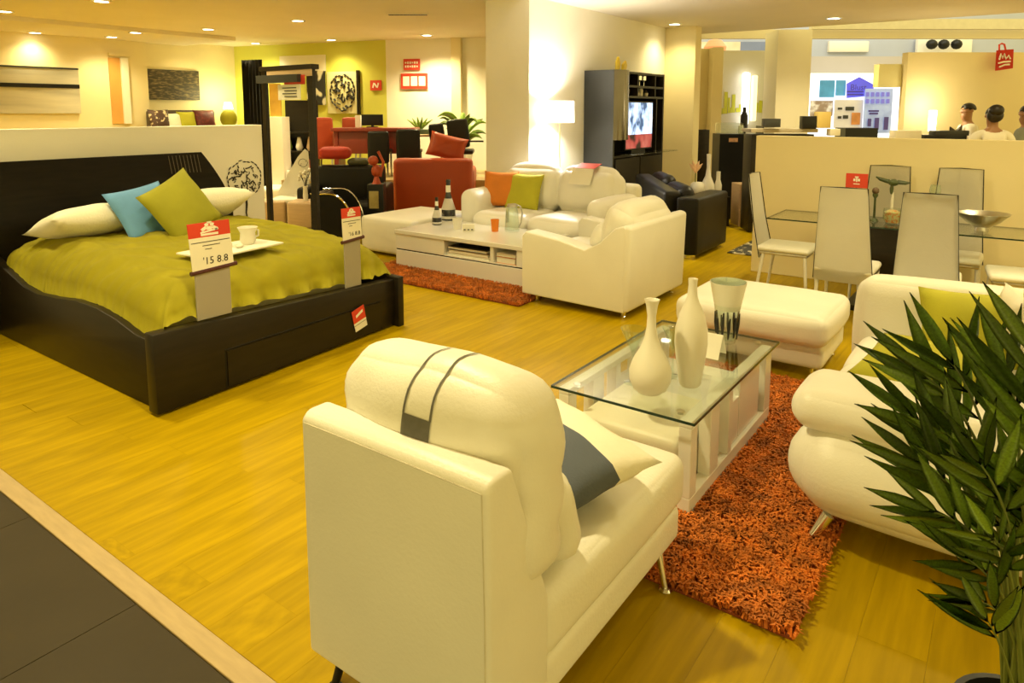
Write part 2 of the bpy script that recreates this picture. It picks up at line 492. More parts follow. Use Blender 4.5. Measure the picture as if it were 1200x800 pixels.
struct('wall_panel_end', upright(831, 843, 13.0, 0, 2.86, .5), PAINT2)
struct('wall_panel_side', upright(817, 833, 13.3, 0, 2.86, .2), PAINT2)
sky_wall = struct('wall_skyline', upright(843, 930, 13.6, 0, 2.85, .2), mat('grey_wall_paint', (.60, .58, .50), .7, ns=2, na=.03))
struct('wall_mall_front', face(800, -10, 1320, 90, 19.0, .3), mat('mall_bulkhead', (.42, .47, .60), .6, ns=2, na=.03))
struct('wall_mall_bulkhead', face(940, 66, 1060, 92, 18.6, .4), mat('mall_grey', (.45, .42, .40), .6, ns=2, na=.03))
struct('floor_mall', B().box((-1.5, 24, -.01), (26, 16, .02), rz=YAW), mat('mall_floor', (.55, .52, .46), .3, ns=2, na=.05))

# unseen area light, added as cool daylight fill for the mall front
ad = bpy.data.lights.new('mall_daylight_fill', 'AREA'); ad.shape = 'RECTANGLE'; ad.size = 9; ad.size_y = 3; ad.energy = 150; ad.color = (.88, .94, 1)
ao = bpy.data.objects.new('mall_daylight_fill', ad); COL.objects.link(ao); pa = at(1000, 100, 16.2); ao.location = (pa.x, pa.y, 6.2); ao.rotation_euler = (.25, 0, YAW)
# ================================================================== downlights
def downlight(x, y, lab, z=HC, power=DOWN_W, spot=2.35, blend=.9):
    t = thing('ceiling_downlight', lab, 'downlight', (x, y, z), 'round recessed downlights in the shop ceiling')
    obj('ring', B().lathe([(.085, -.012), (.115, -.012), (.118, 0), (.085, 0), (.085, -.012)], (x, y, z), 20), WHITE_LACQ, t)
    obj('diffuser', B().lathe([(0, -.006), (.084, -.006), (.084, -.001), (0, -.001)], (x, y, z), 20), LAMP_ON, t)
    ld = bpy.data.lights.new('downlight_bulb', 'SPOT'); ld.energy = power; ld.color = WARM
    ld.spot_size = spot; ld.spot_blend = blend; ld.shadow_soft_size = .09
    lo = bpy.data.objects.new('downlight_bulb', ld); COL.objects.link(lo); lo.parent = t; lo.location = (0, 0, -.03)
    return t
for (px, py, lab) in ((5, 13, 'downlight in the ceiling at the far left edge, above the striped canvas'),
                      (119, 1, 'downlight cut by the top edge, above the headboard'),
                      (244, 34, 'downlight in front of the dark textured picture'),
                      (349, 24, 'downlight above the black display frame'),
                      (500, 41, 'downlight near the white back wall with the red notices'),
                      (977, 21, 'downlight in the ceiling above the dining chairs, right of the column')):
    p = on_z(px, py, HC); downlight(p.x, p.y, lab, power=DOWN_W * (2.4 if px in (500, 5, 244) else 1.3))
for (px, py, lab) in ((41, 38, 'small downlight close above the striped canvas'), (131, 43, 'small downlight above the amber doorway'),
                      (166, 37, 'downlight at the corner of the lowered ceiling strip')):
    p = on_z(px, py, HC - .07); downlight(min(p.x, -12.3), p.y, lab, HC - .07, 60 if px == 41 else 110)
for (px, py, lab) in ((209, 47.5, 'downlight washing the wall over the dark textured picture'), (317, 49, 'downlight washing the lime wall behind the display frame'),
                      (404, 47, 'downlight washing the round maze picture')):
    p = on_z(px, py, HC); W = W_L2 if px < 300 else W_GREEN
    q = W.hit(px, py + 3); q = q + W.n * .45
    downlight(q.x, q.y, lab, HC, 110)
p = W_LAMP.hit(778, 33, .35); downlight(p.x, 10.9, 'downlight close to the white wall above the black bookcase', HC, 75)
for i, (x, y) in enumerate(((-7.0, 1.7), (-4.6, 1.7), (-2.2, 1.7), (-4.6, 4.2), (-2.2, 4.3), (.2, 4.6), (-1.4, 5.8), (.4, 5.9), (.3, 9.0), (-6.9, 4.2), (-2.2, 9.1))):
    downlight(x, y, ('beyond the left edge of the headboard', 'over the foot of the bed', 'over the foreground armchair', 'over the aisle before the side-on armchair', 'over the ottoman', 'over the right-hand sofa', 'over the left dining chair', 'over the right dining chair', 'over the long sideboard', 'over the bed pillows', 'over the bar counter')[i].join(('recessed ceiling downlight ', ', above the picture')), power=DOWN_W * (1, 1, 1.7, .8, .33, .75, .45, .6, .9, 1, 1.1)[i])  # the last one is added out of view to brighten the column and back panels
p = at(593, 30, 12.0); downlight(p.x, p.y, 'recessed downlight hidden behind the pillar, above the leafy plant', power=DOWN_W * 1.6)  # added fill, out of sight, for the dim right end of the back wall
vp = on_z(478, 16, HC)
v = thing('ceiling_vent', 'dark slotted air vent in the ceiling left of the pillar', 'vent', (vp.x, vp.y, HC - .02))
obj('frame', B().box((vp.x, vp.y, HC - .008), (.62, .12, .016), .003, rz=YAW), CEIL, v)
for k in (-1, 0, 1):
    obj('slat', B().box((vp.x - sy_ * k * .03, vp.y + cy_ * k * .03, HC - .019), (.56, .018, .006), rz=YAW), BLACKP, v)

# ================================================================== foreground armchair (seen from behind)
def chrome_leg(x, y, z, dx, dy, parent, m=CHROME, r=.016):
    b = B().cyl((x, y, z), (x + dx, y + dy, .012), r, r * .75, 14)
    b.lathe([(0, 0), (.024, 0), (.026, .006), (.02, .014), (0, .016)], (x + dx, y + dy, 0), 14)
    return obj('leg', b, m, parent)
t = thing('armchair', 'large white leather armchair seen from behind in the foreground', 'armchair', (-1.24, 1.75, 0))
obj('back_frame', B().prism([(1.165, .13), (1.165, .845), (1.19, .865), (1.262, .865), (1.425, .44), (1.425, .13)], -1.575, -.905, 'x', .022, 4), LEATHER, t, ang=60)
obj('base', B().rbox((-1.24, 1.86, .19), (.66, .94, .13), .025, 0, k=3, m=4), LEATHER, t)
obj('seat', B().rbox((-1.24, 1.88, .345), (.675, .97, .20), .05, .012, wr=.003, k=4, m=8), LEATHER, t)
cb = B().rbox((0, 0, 0), (.69, .25, .56), .105, (.01, .05, .006), wr=.010, k=5, m=12, ws=5, seed=3)
bmesh.ops.transform(cb.bm, matrix=Matrix.Translation((-1.235, 1.405, .755)) @ RX(-.10), verts=cb.bm.verts)
for v_ in cb.bm.verts:                 # slumped crown, deep creases towards the right end
    u = (v_.co.x + 1.235) / .345; k = max(0, (v_.co.z - .6) / .45)
    v_.co.y -= .03 * k * k * (1 - .3 * abs(u)); v_.co.z += .006 * math.sin(u * 5 + 1) * k
    e = max(0, abs(u) - .55); v_.co.z -= e * e * .25 * k
    v_.co.y += .010 * math.sin(v_.co.z * 46 + u * 7) * max(0, abs(u) - .45) * 1.6
tree = BVHTree.FromBMesh(cb.bm)
obj('back_cushion', cb, LEATHER, t, ang=180)
sm_ = mat('seam_thread', (.60, .56, .44), .6, ns=20, na=.1)
obj('seam', B().tube([(-1.56, 1.1655, .835), (-1.24, 1.1635, .838), (-.925, 1.1655, .835)], .0022, 5).tube([(-.925, 1.1655, .835), (-.918, 1.1655, .5), (-.918, 1.1655, .15)], .0022, 5), sm_, t)
# head-rest band: grey tab and two thin seams lying on the cushion
def lay(path, half, lift, name, m):
    """ribbon laid on the cushion: path = (x, angle) seen from the cushion's middle line"""
    b = B(); rows = []
    for (x, a) in path:
        row = []
        for q in (-half, half):
            d = Vector((0, -math.cos(a), math.sin(a))); o = Vector((x + q, 1.40, .78))
            hit = tree.ray_cast(o + d * .9, -d)
            p = (hit[0] if hit[0] else o + d * .3) + d * lift
            row.append(b.bm.verts.new(p))
        rows.append(row)
    for r0, r1 in zip(rows, rows[1:]): b.bm.faces.new((r0[0], r0[1], r1[1], r1[0]))
    bmesh.ops.solidify(b.bm, geom=b.bm.faces[:], thickness=.003)
    return obj(name, b, m, t, smooth=False)
o = lay([(-1.200, .42 + k * .05) for k in range(7)], .047, .004, 'grey_tab', GREYT); o['label'] = 'square grey tab'
for q in (-.045, .045):
    lay([(-1.2 + q, .72 + k * .08) for k in range(14)], .0035, .003, 'seam', GREYT)
lay([(-1.2 - .045 + k * .0075, 1.76) for k in range(13)], .004, .003, 'seam', GREYT)
obj('lumbar_cushion', B().rbox((-1.20, 1.545, .575), (.56, .15, .27), .07, .02, M=RX(.12), wr=.012, k=4, m=8, ws=9), LEATHER, t, ang=180)
chrome_leg(-.935, 2.20, .13, .035, -.015, t); chrome_leg(-1.52, 2.22, .13, -.03, .03, t)
chrome_leg(-1.50, 1.24, .13, -.02, -.03, t, BLACKP); chrome_leg(-.97, 1.24, .13, .02, -.03, t)
# two-tone cushion on its seat
M = Matrix.Translation((-1.20, 1.90, .55)) @ RZ(-.40) @ RX(.14)
t = thing('two_tone_cushion', 'white cushion with a slate-blue half, lying on the foreground armchair seat', 'cushion', (-1.17, 1.86, .46))
obj('cover', B().pillow(.58, .46, .17, M, 20, 5, .012, lambda u, v, s: v > .25), LINEN, t, ang=180)
o = obj('lower_half', B().pillow(.58, .46, .17, M, 20, 5, .012, lambda u, v, s: v <= .25), GREYB, t, ang=180); o['label'] = 'slate-blue half'

# ================================================================== shag rug under the glass coffee table
import numpy as np
def shag(name, label, x0, x1, y0, y1, n, seed, h=.045, skip=None):
    t = thing(name, label, 'rug', ((x0 + x1) / 2, (y0 + y1) / 2, 0))
    obj('backing', B().span(x0, x1, y0, y1, .001, .012), RUGB, t, smooth=False)
    rng = np.random.default_rng(seed)
    px = rng.uniform(x0 - .01, x1 + .01, n); py = rng.uniform(y0 - .01, y1 + .01, n)
    if skip is not None:
        k = ~((px > skip[0]) & (px < skip[1]) & (py > skip[2]) & (py < skip[3])); px, py = px[k], py[k]; n = len(px)
    a = rng.uniform(0, 2 * PI, n); ln = rng.uniform(.6, 1.1, n) * h; w = rng.uniform(.003, .006, n)
    lx, ly = np.cos(a) * ln * .7, np.sin(a) * ln * .7
    wx, wy = -np.sin(a) * w, np.cos(a) * w
    ox, oy, oz = ((x0 + x1) / 2, (y0 + y1) / 2, 0)
    V = np.zeros((n, 5, 3))
    for i, (f, s, z) in enumerate(((0, 1, 0), (0, -1, 0), (.45, -1, .85), (.45, 1, .85), (1.1, 0, .8))):
        V[:, i, 0] = px + lx * f + wx * s - ox; V[:, i, 1] = py + ly * f + wy * s - oy; V[:, i, 2] = .012 + ln * z * .9
    base = np.arange(n)[:, None] * 5
    F4 = (base + np.array([[0, 1, 2, 3]])).tolist(); F3 = (base + np.array([[3, 2, 4]])).tolist()
    me = bpy.data.meshes.new('pile'); me.from_pydata(V.reshape(-1, 3).tolist(), [], F4 + F3); me.materials.append(SHAG)
    o = bpy.data.objects.new('pile', me); COL.objects.link(o); o.parent = t; o['kind'] = 'stuff'
    return t
shag('shag_rug', 'long-pile rust orange shag rug under the glass coffee table', -1.78, -.47, 2.20, 4.42, 42000, 1)
shag('shag_rug', 'rust orange shag rug under the white coffee table with the bottles', -5.55, -3.42, 4.84, 6.35, 26000, 2, .04, (-5.4, -3.75, 5.4, 6.2))

# ================================================================== glass coffee table
GX0, GX1, GY0, GY1, GZ = -1.65, -.97, 2.60, 3.84, .45
t = thing('glass_coffee_table', 'white lacquered coffee table with a clear glass top on the rust shag rug', 'coffee table', ((GX0 + GX1) / 2, 3.22, 0))
g_ = obj('glass_top', B().span(GX0, GX1, GY0, GY1, GZ - .012, GZ, .002, 1), GLASST, t, smooth=False)
e = B()
for a in ((GX0 - .002, GX1 + .002, GY0 - .004, GY0), (GX0 - .002, GX1 + .002, GY1, GY1 + .004), (GX0 - .004, GX0, GY0, GY1), (GX1, GX1 + .004, GY0, GY1)):
    e.span(*a, GZ - .012, GZ - .001)
obj('glass_rim', e, GEDGE, t, smooth=False)
RZ0 = .014
for x0, x1 in ((GX1 - .075, GX1 - .02), (GX0 + .02, GX0 + .075)):
    xm = (x0 + x1) / 2
    s = obj('side_frame', B().span(x0, x1, GY0 + .03, GY1 - .06, RZ0, .10, .004).span(x0, x1, GY0 + .03, GY1 - .06, .405, .436, .004), WHITE_LACQ, t, smooth=False)
    for y0, y1 in ((2.63, 2.70), (2.86, 2.97), (3.10, 3.15), (3.68, 3.78)):
        obj('post', B().span(x0, x1, y0, y1, .10, .405, .003), WHITE_LACQ, t, smooth=False)
    obj('side_panel', B().span(xm - .012, xm + .012, 3.30, 3.62, .105, .40, .003), WHITE_LACQ, t, smooth=False)
    obj('side_panel', B().span(xm - .012, xm + .012, 3.16, 3.29, .105, .32, .003), WHITE_LACQ, t, smooth=False)
obj('shelf', B().span(GX0 + .075, GX1 - .075, 3.20, GY1 - .07, .235, .252, .003), WHITE_LACQ, t, smooth=False)
for (x, y) in ((GX0 + .09, GY0 + .08), (GX1 - .09, GY0 + .08), (GX1 - .09, GY1 - .08), (GX0 + .09, GY1 - .08)):
    b = B().lathe([(0, .002), (.016, .002), (.018, 0), (0, 0)], (x, y, GZ), 18); b.cyl((x, y, .436), (x, y, GZ - .0125), .014, n=14)
    obj('chrome_stud', b, CHROME, t)
solo('nested_stool', 'low cream upholstered stool tucked under the front of the glass table', 'stool',
     B().rbox((-1.31, 2.92, .165), (.5, .5, .30), .035, .012, k=3, m=5), LEATHER_B)

# things on the glass
solo('onion_vase', 'squat white onion-shaped vase with a long flared neck on the glass table', 'vase',
     B().lathe([(0, 0), (.05, 0), (.075, .02), (.092, .06), (.094, .10), (.078, .15), (.05, .20), (.03, .25), (.021, .30), (.019, .35), (.026, .40), (.034, .425), (.028, .42), (.014, .36), (0, .34)], (-1.25, 2.79, GZ), 36), CERAM)
solo('bottle_vase', 'tall slender white bottle vase on the glass table', 'vase',
     B().lathe([(0, 0), (.042, 0), (.05, .01), (.065, .12), (.074, .20), (.072, .27), (.056, .335), (.034, .385), (.023, .42), (.019, .47), (.021, .50), (.015, .49), (0, .45)], (-1.135, 2.97, GZ), 36), CERAM)
t = thing('glass_vase', 'tall flared clear glass vase with black pattern at the back of the glass table', 'vase', (-1.2, 3.66, GZ))
obj('bowl', B().lathe([(0, 0), (.045, 0), (.05, .01), (.058, .12), (.075, .24), (.094, .34), (.089, .34), (.070, .24), (.054, .12), (.045, .02), (0, .015)], (-1.2, 3.66, GZ), 32), GLASS, t)
obj('frosted_band', B().lathe([(.0655, .185), (.0775, .245), (.0965, .338), (.0945, .338), (.0755, .245), (.0635, .185), (.0655, .185)], (-1.2, 3.66, GZ), 32), CERAM, t)
for k in range(11):
    a = 2 * PI * k / 11; rr = random.Random(k)
    z0 = rr.uniform(.01, .06); z1 = rr.uniform(.13, .18)
    obj('black_streak', B().tube([(-1.2 + (.0525 + .012 * z / .18) * math.cos(a + z), 3.66 + (.0525 + .012 * z / .18) * math.sin(a + z), GZ + z) for z in (z0, (z0 + z1) / 2, z1)], [.004, .008, .004], 6), INK, t)
def cocktail(x, y, h, r, lab, m=GLASS):
    return solo('cocktail_glass', lab, 'glass', B().lathe([(0, 0), (.04, .002), (.006, .01), (.004, h * .5), (.008, h * .55), (r, h), (r - .003, h), (.004, h * .57), (0, h * .57)], (x, y, GZ), 24), m)
cocktail(-1.36, 2.84, .26, .06, 'clear cocktail glass just left of the onion-shaped vase')
cocktail(-1.24, 3.02, .24, .055, 'clear cocktail glass between the two white vases')
t = thing('name_card', 'folded white card standing on the glass table behind the bottle vase', 'card', (-1.17, 3.42, GZ))
obj('sheet', B().prism([(3.36, GZ), (3.42, GZ + .11), (3.424, GZ + .11), (3.366, GZ)], -1.27, -1.14, 'x'), CARD, t, smooth=False)
obj('sheet', B().prism([(3.424, GZ + .11), (3.48, GZ), (3.486, GZ), (3.428, GZ + .113)], -1.27, -1.14, 'x'), CARD, t, smooth=False)

# ================================================================== white ottoman beyond the table
t = thing('ottoman', 'large white leather two-tier ottoman beyond the glass table', 'ottoman', (-1.33, 4.85, 0))
obj('cushion', B().rbox((-1.34, 4.84, .335), (.98, .78, .20), .065, .02, wr=.003, k=4, m=8), LEATHER, t)
obj('base', B().rbox((-1.33, 4.88, .155), (.90, .68, .16), .04, 0, k=3, m=4), LEATHER, t)
for (x, y) in ((-1.7, 4.6), (-.96, 4.6), (-1.7, 5.15), (-.96, 5.15)): chrome_leg(x, y, .08, .01, 0, t)

# ================================================================== white sofa on the right
t = thing('sofa', 'white leather sofa with bulging rolled arms at the right, behind the palm', 'sofa', (0, 3.55, 0))
obj('arm_body', B().rbox((.02, 2.92, .30), (1.32, .42, .36), .17, .03, k=6, m=8), LEATHER, t)
obj('arm_pad', B().rbox((.02, 2.95, .535), (1.34, .38, .17), .08, .012, wr=.003, k=5, m=8), LEATHER, t)
obj('base', B().rbox((.05, 3.65, .22), (1.18, 1.3, .2), .06, .0, k=3, m=5), LEATHER, t)
for y in (3.42, 3.95):
    obj('seat_cushion', B().rbox((-.05, y, .38), (1.14, .58, .17), .06, .015, wr=.003, k=4, m=7), LEATHER, t)
obj('far_arm', B().rbox((.0, 4.36, .47), (1.34, .26, .60), .10, .02, M=RX(-.10), k=5, m=7), LEATHER, t)
obj('back_frame', B().rbox((.55, 3.62, .45), (.26, 1.75, .72), .09, .02, k=4, m=6), LEATHER, t)
for y in (3.42, 3.98):
    obj('back_cushion', B().rbox((.33, y, .66), (.26, .58, .46), .11, .03, M=RY(.15), wr=.01, k=4, m=8), LEATHER, t)
for (x, y) in ((-.49, 2.83), (-.5, 4.3), (.5, 2.83), (.5, 4.3)):
    chrome_leg(x, y - .03, .13, -.06 if x < 0 else .03, -.03, t, CHROME, .024)
solo('lime_cushion', 'lime green cushion leaning against the far arm of the right-hand sofa', 'cushion',
     B().pillow(.46, .44, .17, Matrix.Translation((-.11, 4.07, .60)) @ RZ(.22) @ RX(1.05), 14, 2), GREENC, ang=180)
solo('lime_cushion', 'lime green cushion lying on the sofa seat behind the palm fronds', 'cushion',
     B().pillow(.50, .46, .16, Matrix.Translation((-.28, 3.58, .535)) @ RZ(-.25) @ RX(.25), 14, 4), GREENC, ang=180)
solo('white_cushion', 'white cushion propped against the sofa back at the right picture edge', 'cushion',
     B().pillow(.42, .42, .16, Matrix.Translation((.12, 3.90, .68)) @ RZ(PI / 2 + .2) @ RX(1.2), 12, 6), LINEN, ang=180)

# ================================================================== second armchair, seen from its outer side
t = thing('armchair', 'white leather armchair with sloping arm, seen side-on beside the white coffee table', 'armchair', (-3.0, 5.6, 0))
side = [(-3.50, .08), (-3.50, .60), (-3.46, .645), (-3.1, .60), (-2.86, .545), (-2.72, .62), (-2.58, .755), (-2.50, .78), (-2.48, .76), (-2.49, .06)]
def swept(dz): return [(x, z + (dz if z > .2 else 0)) for x, z in side]
obj('arm', B().prism(side, 5.0, 5.19, 'y', .04, 4), LEATHER, t, ang=60)
obj('arm', B().prism(side, 5.99, 6.18, 'y', .04, 4), LEATHER, t, ang=60)
obj('back_frame', B().prism([(-2.66, .065), (-2.63, .60), (-2.56, .74), (-2.50, .785), (-2.435, .77), (-2.455, .065)], 5.004, 6.176, 'y', .03, 3), LEATHER, t, ang=60)
obj('base', B().rbox((-3.05, 5.59, .19), (.84, .82, .20), .04, 0), LEATHER, t)
obj('seat', B().rbox((-3.10, 5.59, .37), (.80, .80, .19), .06, .02, wr=.004, k=4, m=7), LEATHER, t)
obj('back_cushion', B().rbox((-2.68, 5.60, .68), (.32, .84, .46), .14, .045, M=RY(.28), wr=.014, k=5, m=10, ws=5), LEATHER, t, ang=180)
obj('lumbar_cushion', B().rbox((-2.86, 5.56, .58), (.2, .66, .28), .09, .03, M=RY(.3), wr=.014, k=4, m=8, ws=7), LEATHER, t, ang=180)
for (x, y) in ((-3.4, 5.1), (-2.54, 5.1), (-3.4, 6.08), (-2.54, 6.08)): chrome_leg(x, y, .09, 0, 0, t, CHROME, .03)

# ================================================================== white loveseat against the pillar
t = thing('loveseat', 'white leather loveseat with puffy cushions in front of the pillar', 'sofa', (-4.3, 6.75, 0))
obj('base', B().rbox((-4.32, 6.66, .2), (1.66, .80, .24), .05), LEATHER, t)
for x in (-5.16, -3.46):
    obj('arm', B().rbox((x, 6.68, .42), (.24, .90, .72), .10, .015, k=5, m=6), LEATHER, t)
for x in (-4.69, -3.93):
    obj('seat_cushion', B().rbox((x, 6.58, .43), (.75, .80, .24), .11, .02, wr=.006, k=5, m=8), LEATHER, t)
    obj('back_cushion', B().rbox((x, 6.98, .78), (.78, .30, .52), .14, .05, M=RX(-.18), wr=.012, k=5, m=9, ws=4, seed=x), LEATHER, t, ang=180)
obj('back_frame', B().rbox((-4.31, 7.12, .47), (1.9, .17, .84), .07, .0, k=4), LEATHER, t)
solo('orange_cushion', 'orange cushion in the left corner of the loveseat', 'cushion',
     B().pillow(.44, .44, .16, Matrix.Translation((-4.98, 6.66, .77)) @ RZ(.30) @ RX(1.25), 12, 8), ORANGE, ang=180)
solo('lime_cushion', 'lime green cushion beside the orange one on the loveseat', 'cushion',
     B().pillow(.46, .46, .16, Matrix.Translation((-4.66, 6.70, .75)) @ RZ(.1) @ RX(1.2), 12, 9), GREENC, ang=180)
t = thing('price_leaflet', 'red-topped white leaflet draped over the loveseat back', 'leaflet', (-3.95, 7.0, 1.0))
p0 = at(681, 196, 7.85); 
def slab3(b, A, Bp, Cc, Dd, th=.004):
    A, Bp, Cc, Dd = map(Vector, (A, Bp, Cc, Dd)); n = (Bp - A).cross(Dd - A).normalized() * th
    lo = [b.bm.verts.new(p) for p in (A, Bp, Cc, Dd)]; hi = [b.bm.verts.new(p + n) for p in (A, Bp, Cc, Dd)]
    b.bm.faces.new(lo[::-1]); b.bm.faces.new(hi)
    for k in range(4): b.bm.faces.new((lo[k], lo[(k + 1) % 4], hi[(k + 1) % 4], hi[k]))
    return b
obj('paper', slab3(B(), (-4.07, 6.745, .88), (-3.80, 6.745, .88), (-3.80, 6.84, 1.055), (-4.07, 6.84, 1.055)), CARD, t, smooth=False)
obj('red_band', slab3(B(), (-4.07, 6.84, 1.055), (-3.80, 6.84, 1.055), (-3.80, 7.02, 1.10), (-4.07, 7.02, 1.10)), RED, t, smooth=False)

# ================================================================== white coffee table with the bottles
t = thing('white_coffee_table', 'white box coffee table with open magazine bays and a dark line', 'coffee table', (-4.57, 5.75, 0))
TX0, TX1, TY0, TY1 = -5.42, -3.72, 5.34, 6.2
obj('lower_box', B().span(TX0, TX1, TY0, TY1, .014, .20, .006), WHITE_LACQ, t, smooth=False)
obj('dark_gap', B().span(TX0 + .006, TX1 - .006, TY0 + .006, TY1 - .006, .20, .212), BLACKP, t, smooth=False)
sh = B().span(TX0, TX1, TY0 + .32, TY1, .212, .375, .004).span(TX0, -4.72, TY0, TY0 + .32, .212, .375, .004)
sh.span(-3.80, TX1, TY0, TY0 + .32, .212, .375, .004).span(-4.72, -3.8, TY0, TY0 + .32, .212, .222).span(-4.12, -4.08, TY0 + .005, TY0 + .32, .222, .375)
obj('shelf_box', sh, WHITE_LACQ, t, smooth=False)
obj('top', B().span(TX0 - .01, TX1 + .01, TY0 - .012, TY1, .375, .42, .006), WHITE_LACQ, t, smooth=False)
for i, (x0, x1, z0, m, lab) in enumerate(((-4.70, -4.14, .222, CARD, 'pale magazine at the bottom of the wide bay of the white table'), (-4.68, -4.16, .252, BEECH, 'tan magazine in the middle of the wide bay of the white table'),
                           (-4.69, -4.18, .287, INK, 'dark magazine on top in the wide bay of the white table'), (-4.06, -3.83, .222, ORANGE, 'orange book in the narrow bay of the white table'), (-4.06, -3.82, .29, CARD, 'white book in the narrow bay of the white table'))):
    bt = thing('magazine', lab, 'book', ((x0 + x1) / 2, TY0 + .15, z0), 'magazines in the white coffee table')
    hh = .06 if i == 3 else .026
    obj('cover', B().span(x0, x1, TY0 + .02, TY0 + .3, z0, z0 + .003).span(x0, x1, TY0 + .02, TY0 + .3, z0 + hh, z0 + hh + .003), m, bt, smooth=False)
    obj('pages', B().span(x0 + .006, x1 - .006, TY0 + .025, TY0 + .295, z0 + .003, z0 + hh), CARD, bt, smooth=False)
def bottle(x, y, s, lab):
    t = thing('bottle', lab, 'bottle', (x, y, .42))
    z = lambda q: .42 + q * s
    obj('body', B().lathe([(0, 0), (.095 * s, 0), (.10 * s, .02 * s), (.095 * s, .14 * s), (.05 * s, .30 * s), (.032 * s, .38 * s), (.03 * s, .52 * s), (.034 * s, .53 * s), (.03 * s, .56 * s), (0, .56 * s)], (x, y, .42), 24), mat('dark_glass', (.02, .02, .028), .1, ns=4, na=.1, coat=.5), t)
    o = obj('label', B().lathe([(.0985 * s, .15 * s), (.052 * s, .30 * s), (.05 * s, .30 * s), (.095 * s, .15 * s), (.0985 * s, .15 * s)], (x, y, .42), 24), mat('silver_label', (.55, .52, .46), .4, ns=12, na=.1), t); o['label'] = 'silver label'
    obj('label', B().lathe([(.103 * s, .025 * s), (.102 * s, .06 * s), (.099 * s, .06 * s), (.1 * s, .025 * s), (.103 * s, .025 * s)], (x, y, .42), 24), MATS['silver_label'], t)
    obj('neck_band', B().lathe([(.034 * s, .385 * s), (.0325 * s, .48 * s), (.029 * s, .48 * s), (.03 * s, .385 * s), (.034 * s, .385 * s)], (x, y, .42), 20), CARD, t)
p = on_z(523, 258, .42); bottle(p.x, p.y + .04, .86, 'large dark glass bottle with silver label on the white coffee table')
p = on_z(512, 263, .42); bottle(p.x, p.y, .56, 'small dark glass bottle in front of the large one')
p = on_z(536, 268, .42)
solo('white_cup', 'white cup on the white coffee table right of the bottles', 'cup', B().lathe([(0, 0), (.04, 0), (.055, .12), (.05, .12), (.036, .01), (0, .01)], (p.x, p.y, .42), 20), CERAM)
p = on_z(549, 271, .42)
t = thing('small_plaque', 'little white plaque with black marks beside the white cup', 'plaque', (p.x, p.y, .42))
obj('plate', B().box((p.x, p.y, .46), (.13, .02, .08), .004, rz=YAW), CARD, t)
for k in (-.04, 0, .04): obj('mark', B().box((p.x + k * cy_ + .012 * sy_, p.y + k * sy_ - .012 * cy_, .44), (.02, .004, .012), rz=YAW), INK, t, smooth=False)
p = on_z(580, 271, .42)
solo('orange_tumbler', 'orange tumbler on the white coffee table', 'glass', B().lathe([(0, 0), (.036, 0), (.046, .13), (.042, .13), (.033, .01), (0, .01)], (p.x, p.y, .42), 20), mat('orange_glass', (.75, .2, .01), .2, ns=3, na=.03))
p = on_z(600, 271, .42)
t = thing('glass_jug', 'clear glass jug with steel handle at the right end of the white coffee table', 'jug', (p.x, p.y, .42))
obj('bowl', B().lathe([(0, 0), (.075, 0), (.08, .02), (.07, .2), (.055, .27), (.05, .27), (.065, .2), (.073, .02), (0, .012)], (p.x, p.y, .42), 24), GLASS, t)
obj('lid', B().lathe([(0, .30), (.05, .295), (.058, .27), (.05, .262), (0, .262)], (p.x, p.y, .42), 20), STEEL, t)
obj('spout_post', B().box((p.x - .05 * cy_, p.y - .05 * sy_, .60), (.03, .03, .17), .004, rz=YAW), STEEL, t)
obj('handle', B().tube([(p.x + cy_ * a, p.y + sy_ * a, .42 + z) for a, z in ((.04, .29), (.09, .27), (.11, .2), (.1, .1), (.07, .04))], .008, 8), STEEL, t)
t = solo('white_ottoman', 'square white leather ottoman left of the white coffee table', 'ottoman', B().rbox((-5.93, 6.2, .24), (.84, 1.06, .42), .04, .01, k=3, m=6), LEATHER)

# ================================================================== the bed
t = thing('bed', 'dark wenge bed with curved headboard and a drawer in its foot', 'bed', (-5.0, 2.87, 0))
rail = [(-6.28, .0), (-6.28, .60), (-6.0, .53), (-5.7, .455), (-5.45, .435), (-5.15, .455), (-4.85, .485), (-4.55, .485), (-4.3, .455), (-4.06, .405), (-3.86, .40), (-3.86, 0)]
rail = [(x, z) for x, z in rail]
for y0 in (1.90, 3.82):
    obj('side_rail', B().prism(rail, y0, y0 + .06, 'y', .006, 2), BLACKW, t, ang=30)
fb = B().prism([(1.85, .012), (1.85, .475), (2.2, .46), (2.9, .425), (3.88, .375), (3.88, .012)], -.05, .05, 'x', .010, 2)
bmesh.ops.transform(fb.bm, matrix=Matrix.Translation((-3.89, 0, 0)), verts=fb.bm.verts)
for v_ in fb.bm.verts: v_.co.x += -.07 * (v_.co.y - 2.87)
obj('footboard', fb, BLACKW, t, ang=30)
def fx(y): return -3.84 - .07 * (y - 2.87)
dr = obj('drawer', slab3(B(), (fx(2.30) - .004, 2.30, .03), (fx(3.66) - .004, 3.66, .03), (fx(3.66) - .004, 3.66, .235), (fx(2.30) - .004, 2.30, .25), .012), BLACKW, t, smooth=False)
gap = B()
for (ya, za, yb, zb) in ((2.292, .02, 2.292, .262), (2.29, .26, 3.67, .243), (3.668, .02, 3.668, .245)):
    d = Vector((fx(yb) - fx(ya), yb - ya, zb - za)).normalized()
    gap.tube([(fx(ya) - .0005, ya, za), (fx(yb) - .0005, yb, zb)], .004, 6)
obj('drawer_gap', gap, BLACKP, dr)
hb = B(); n = 40; rows = []
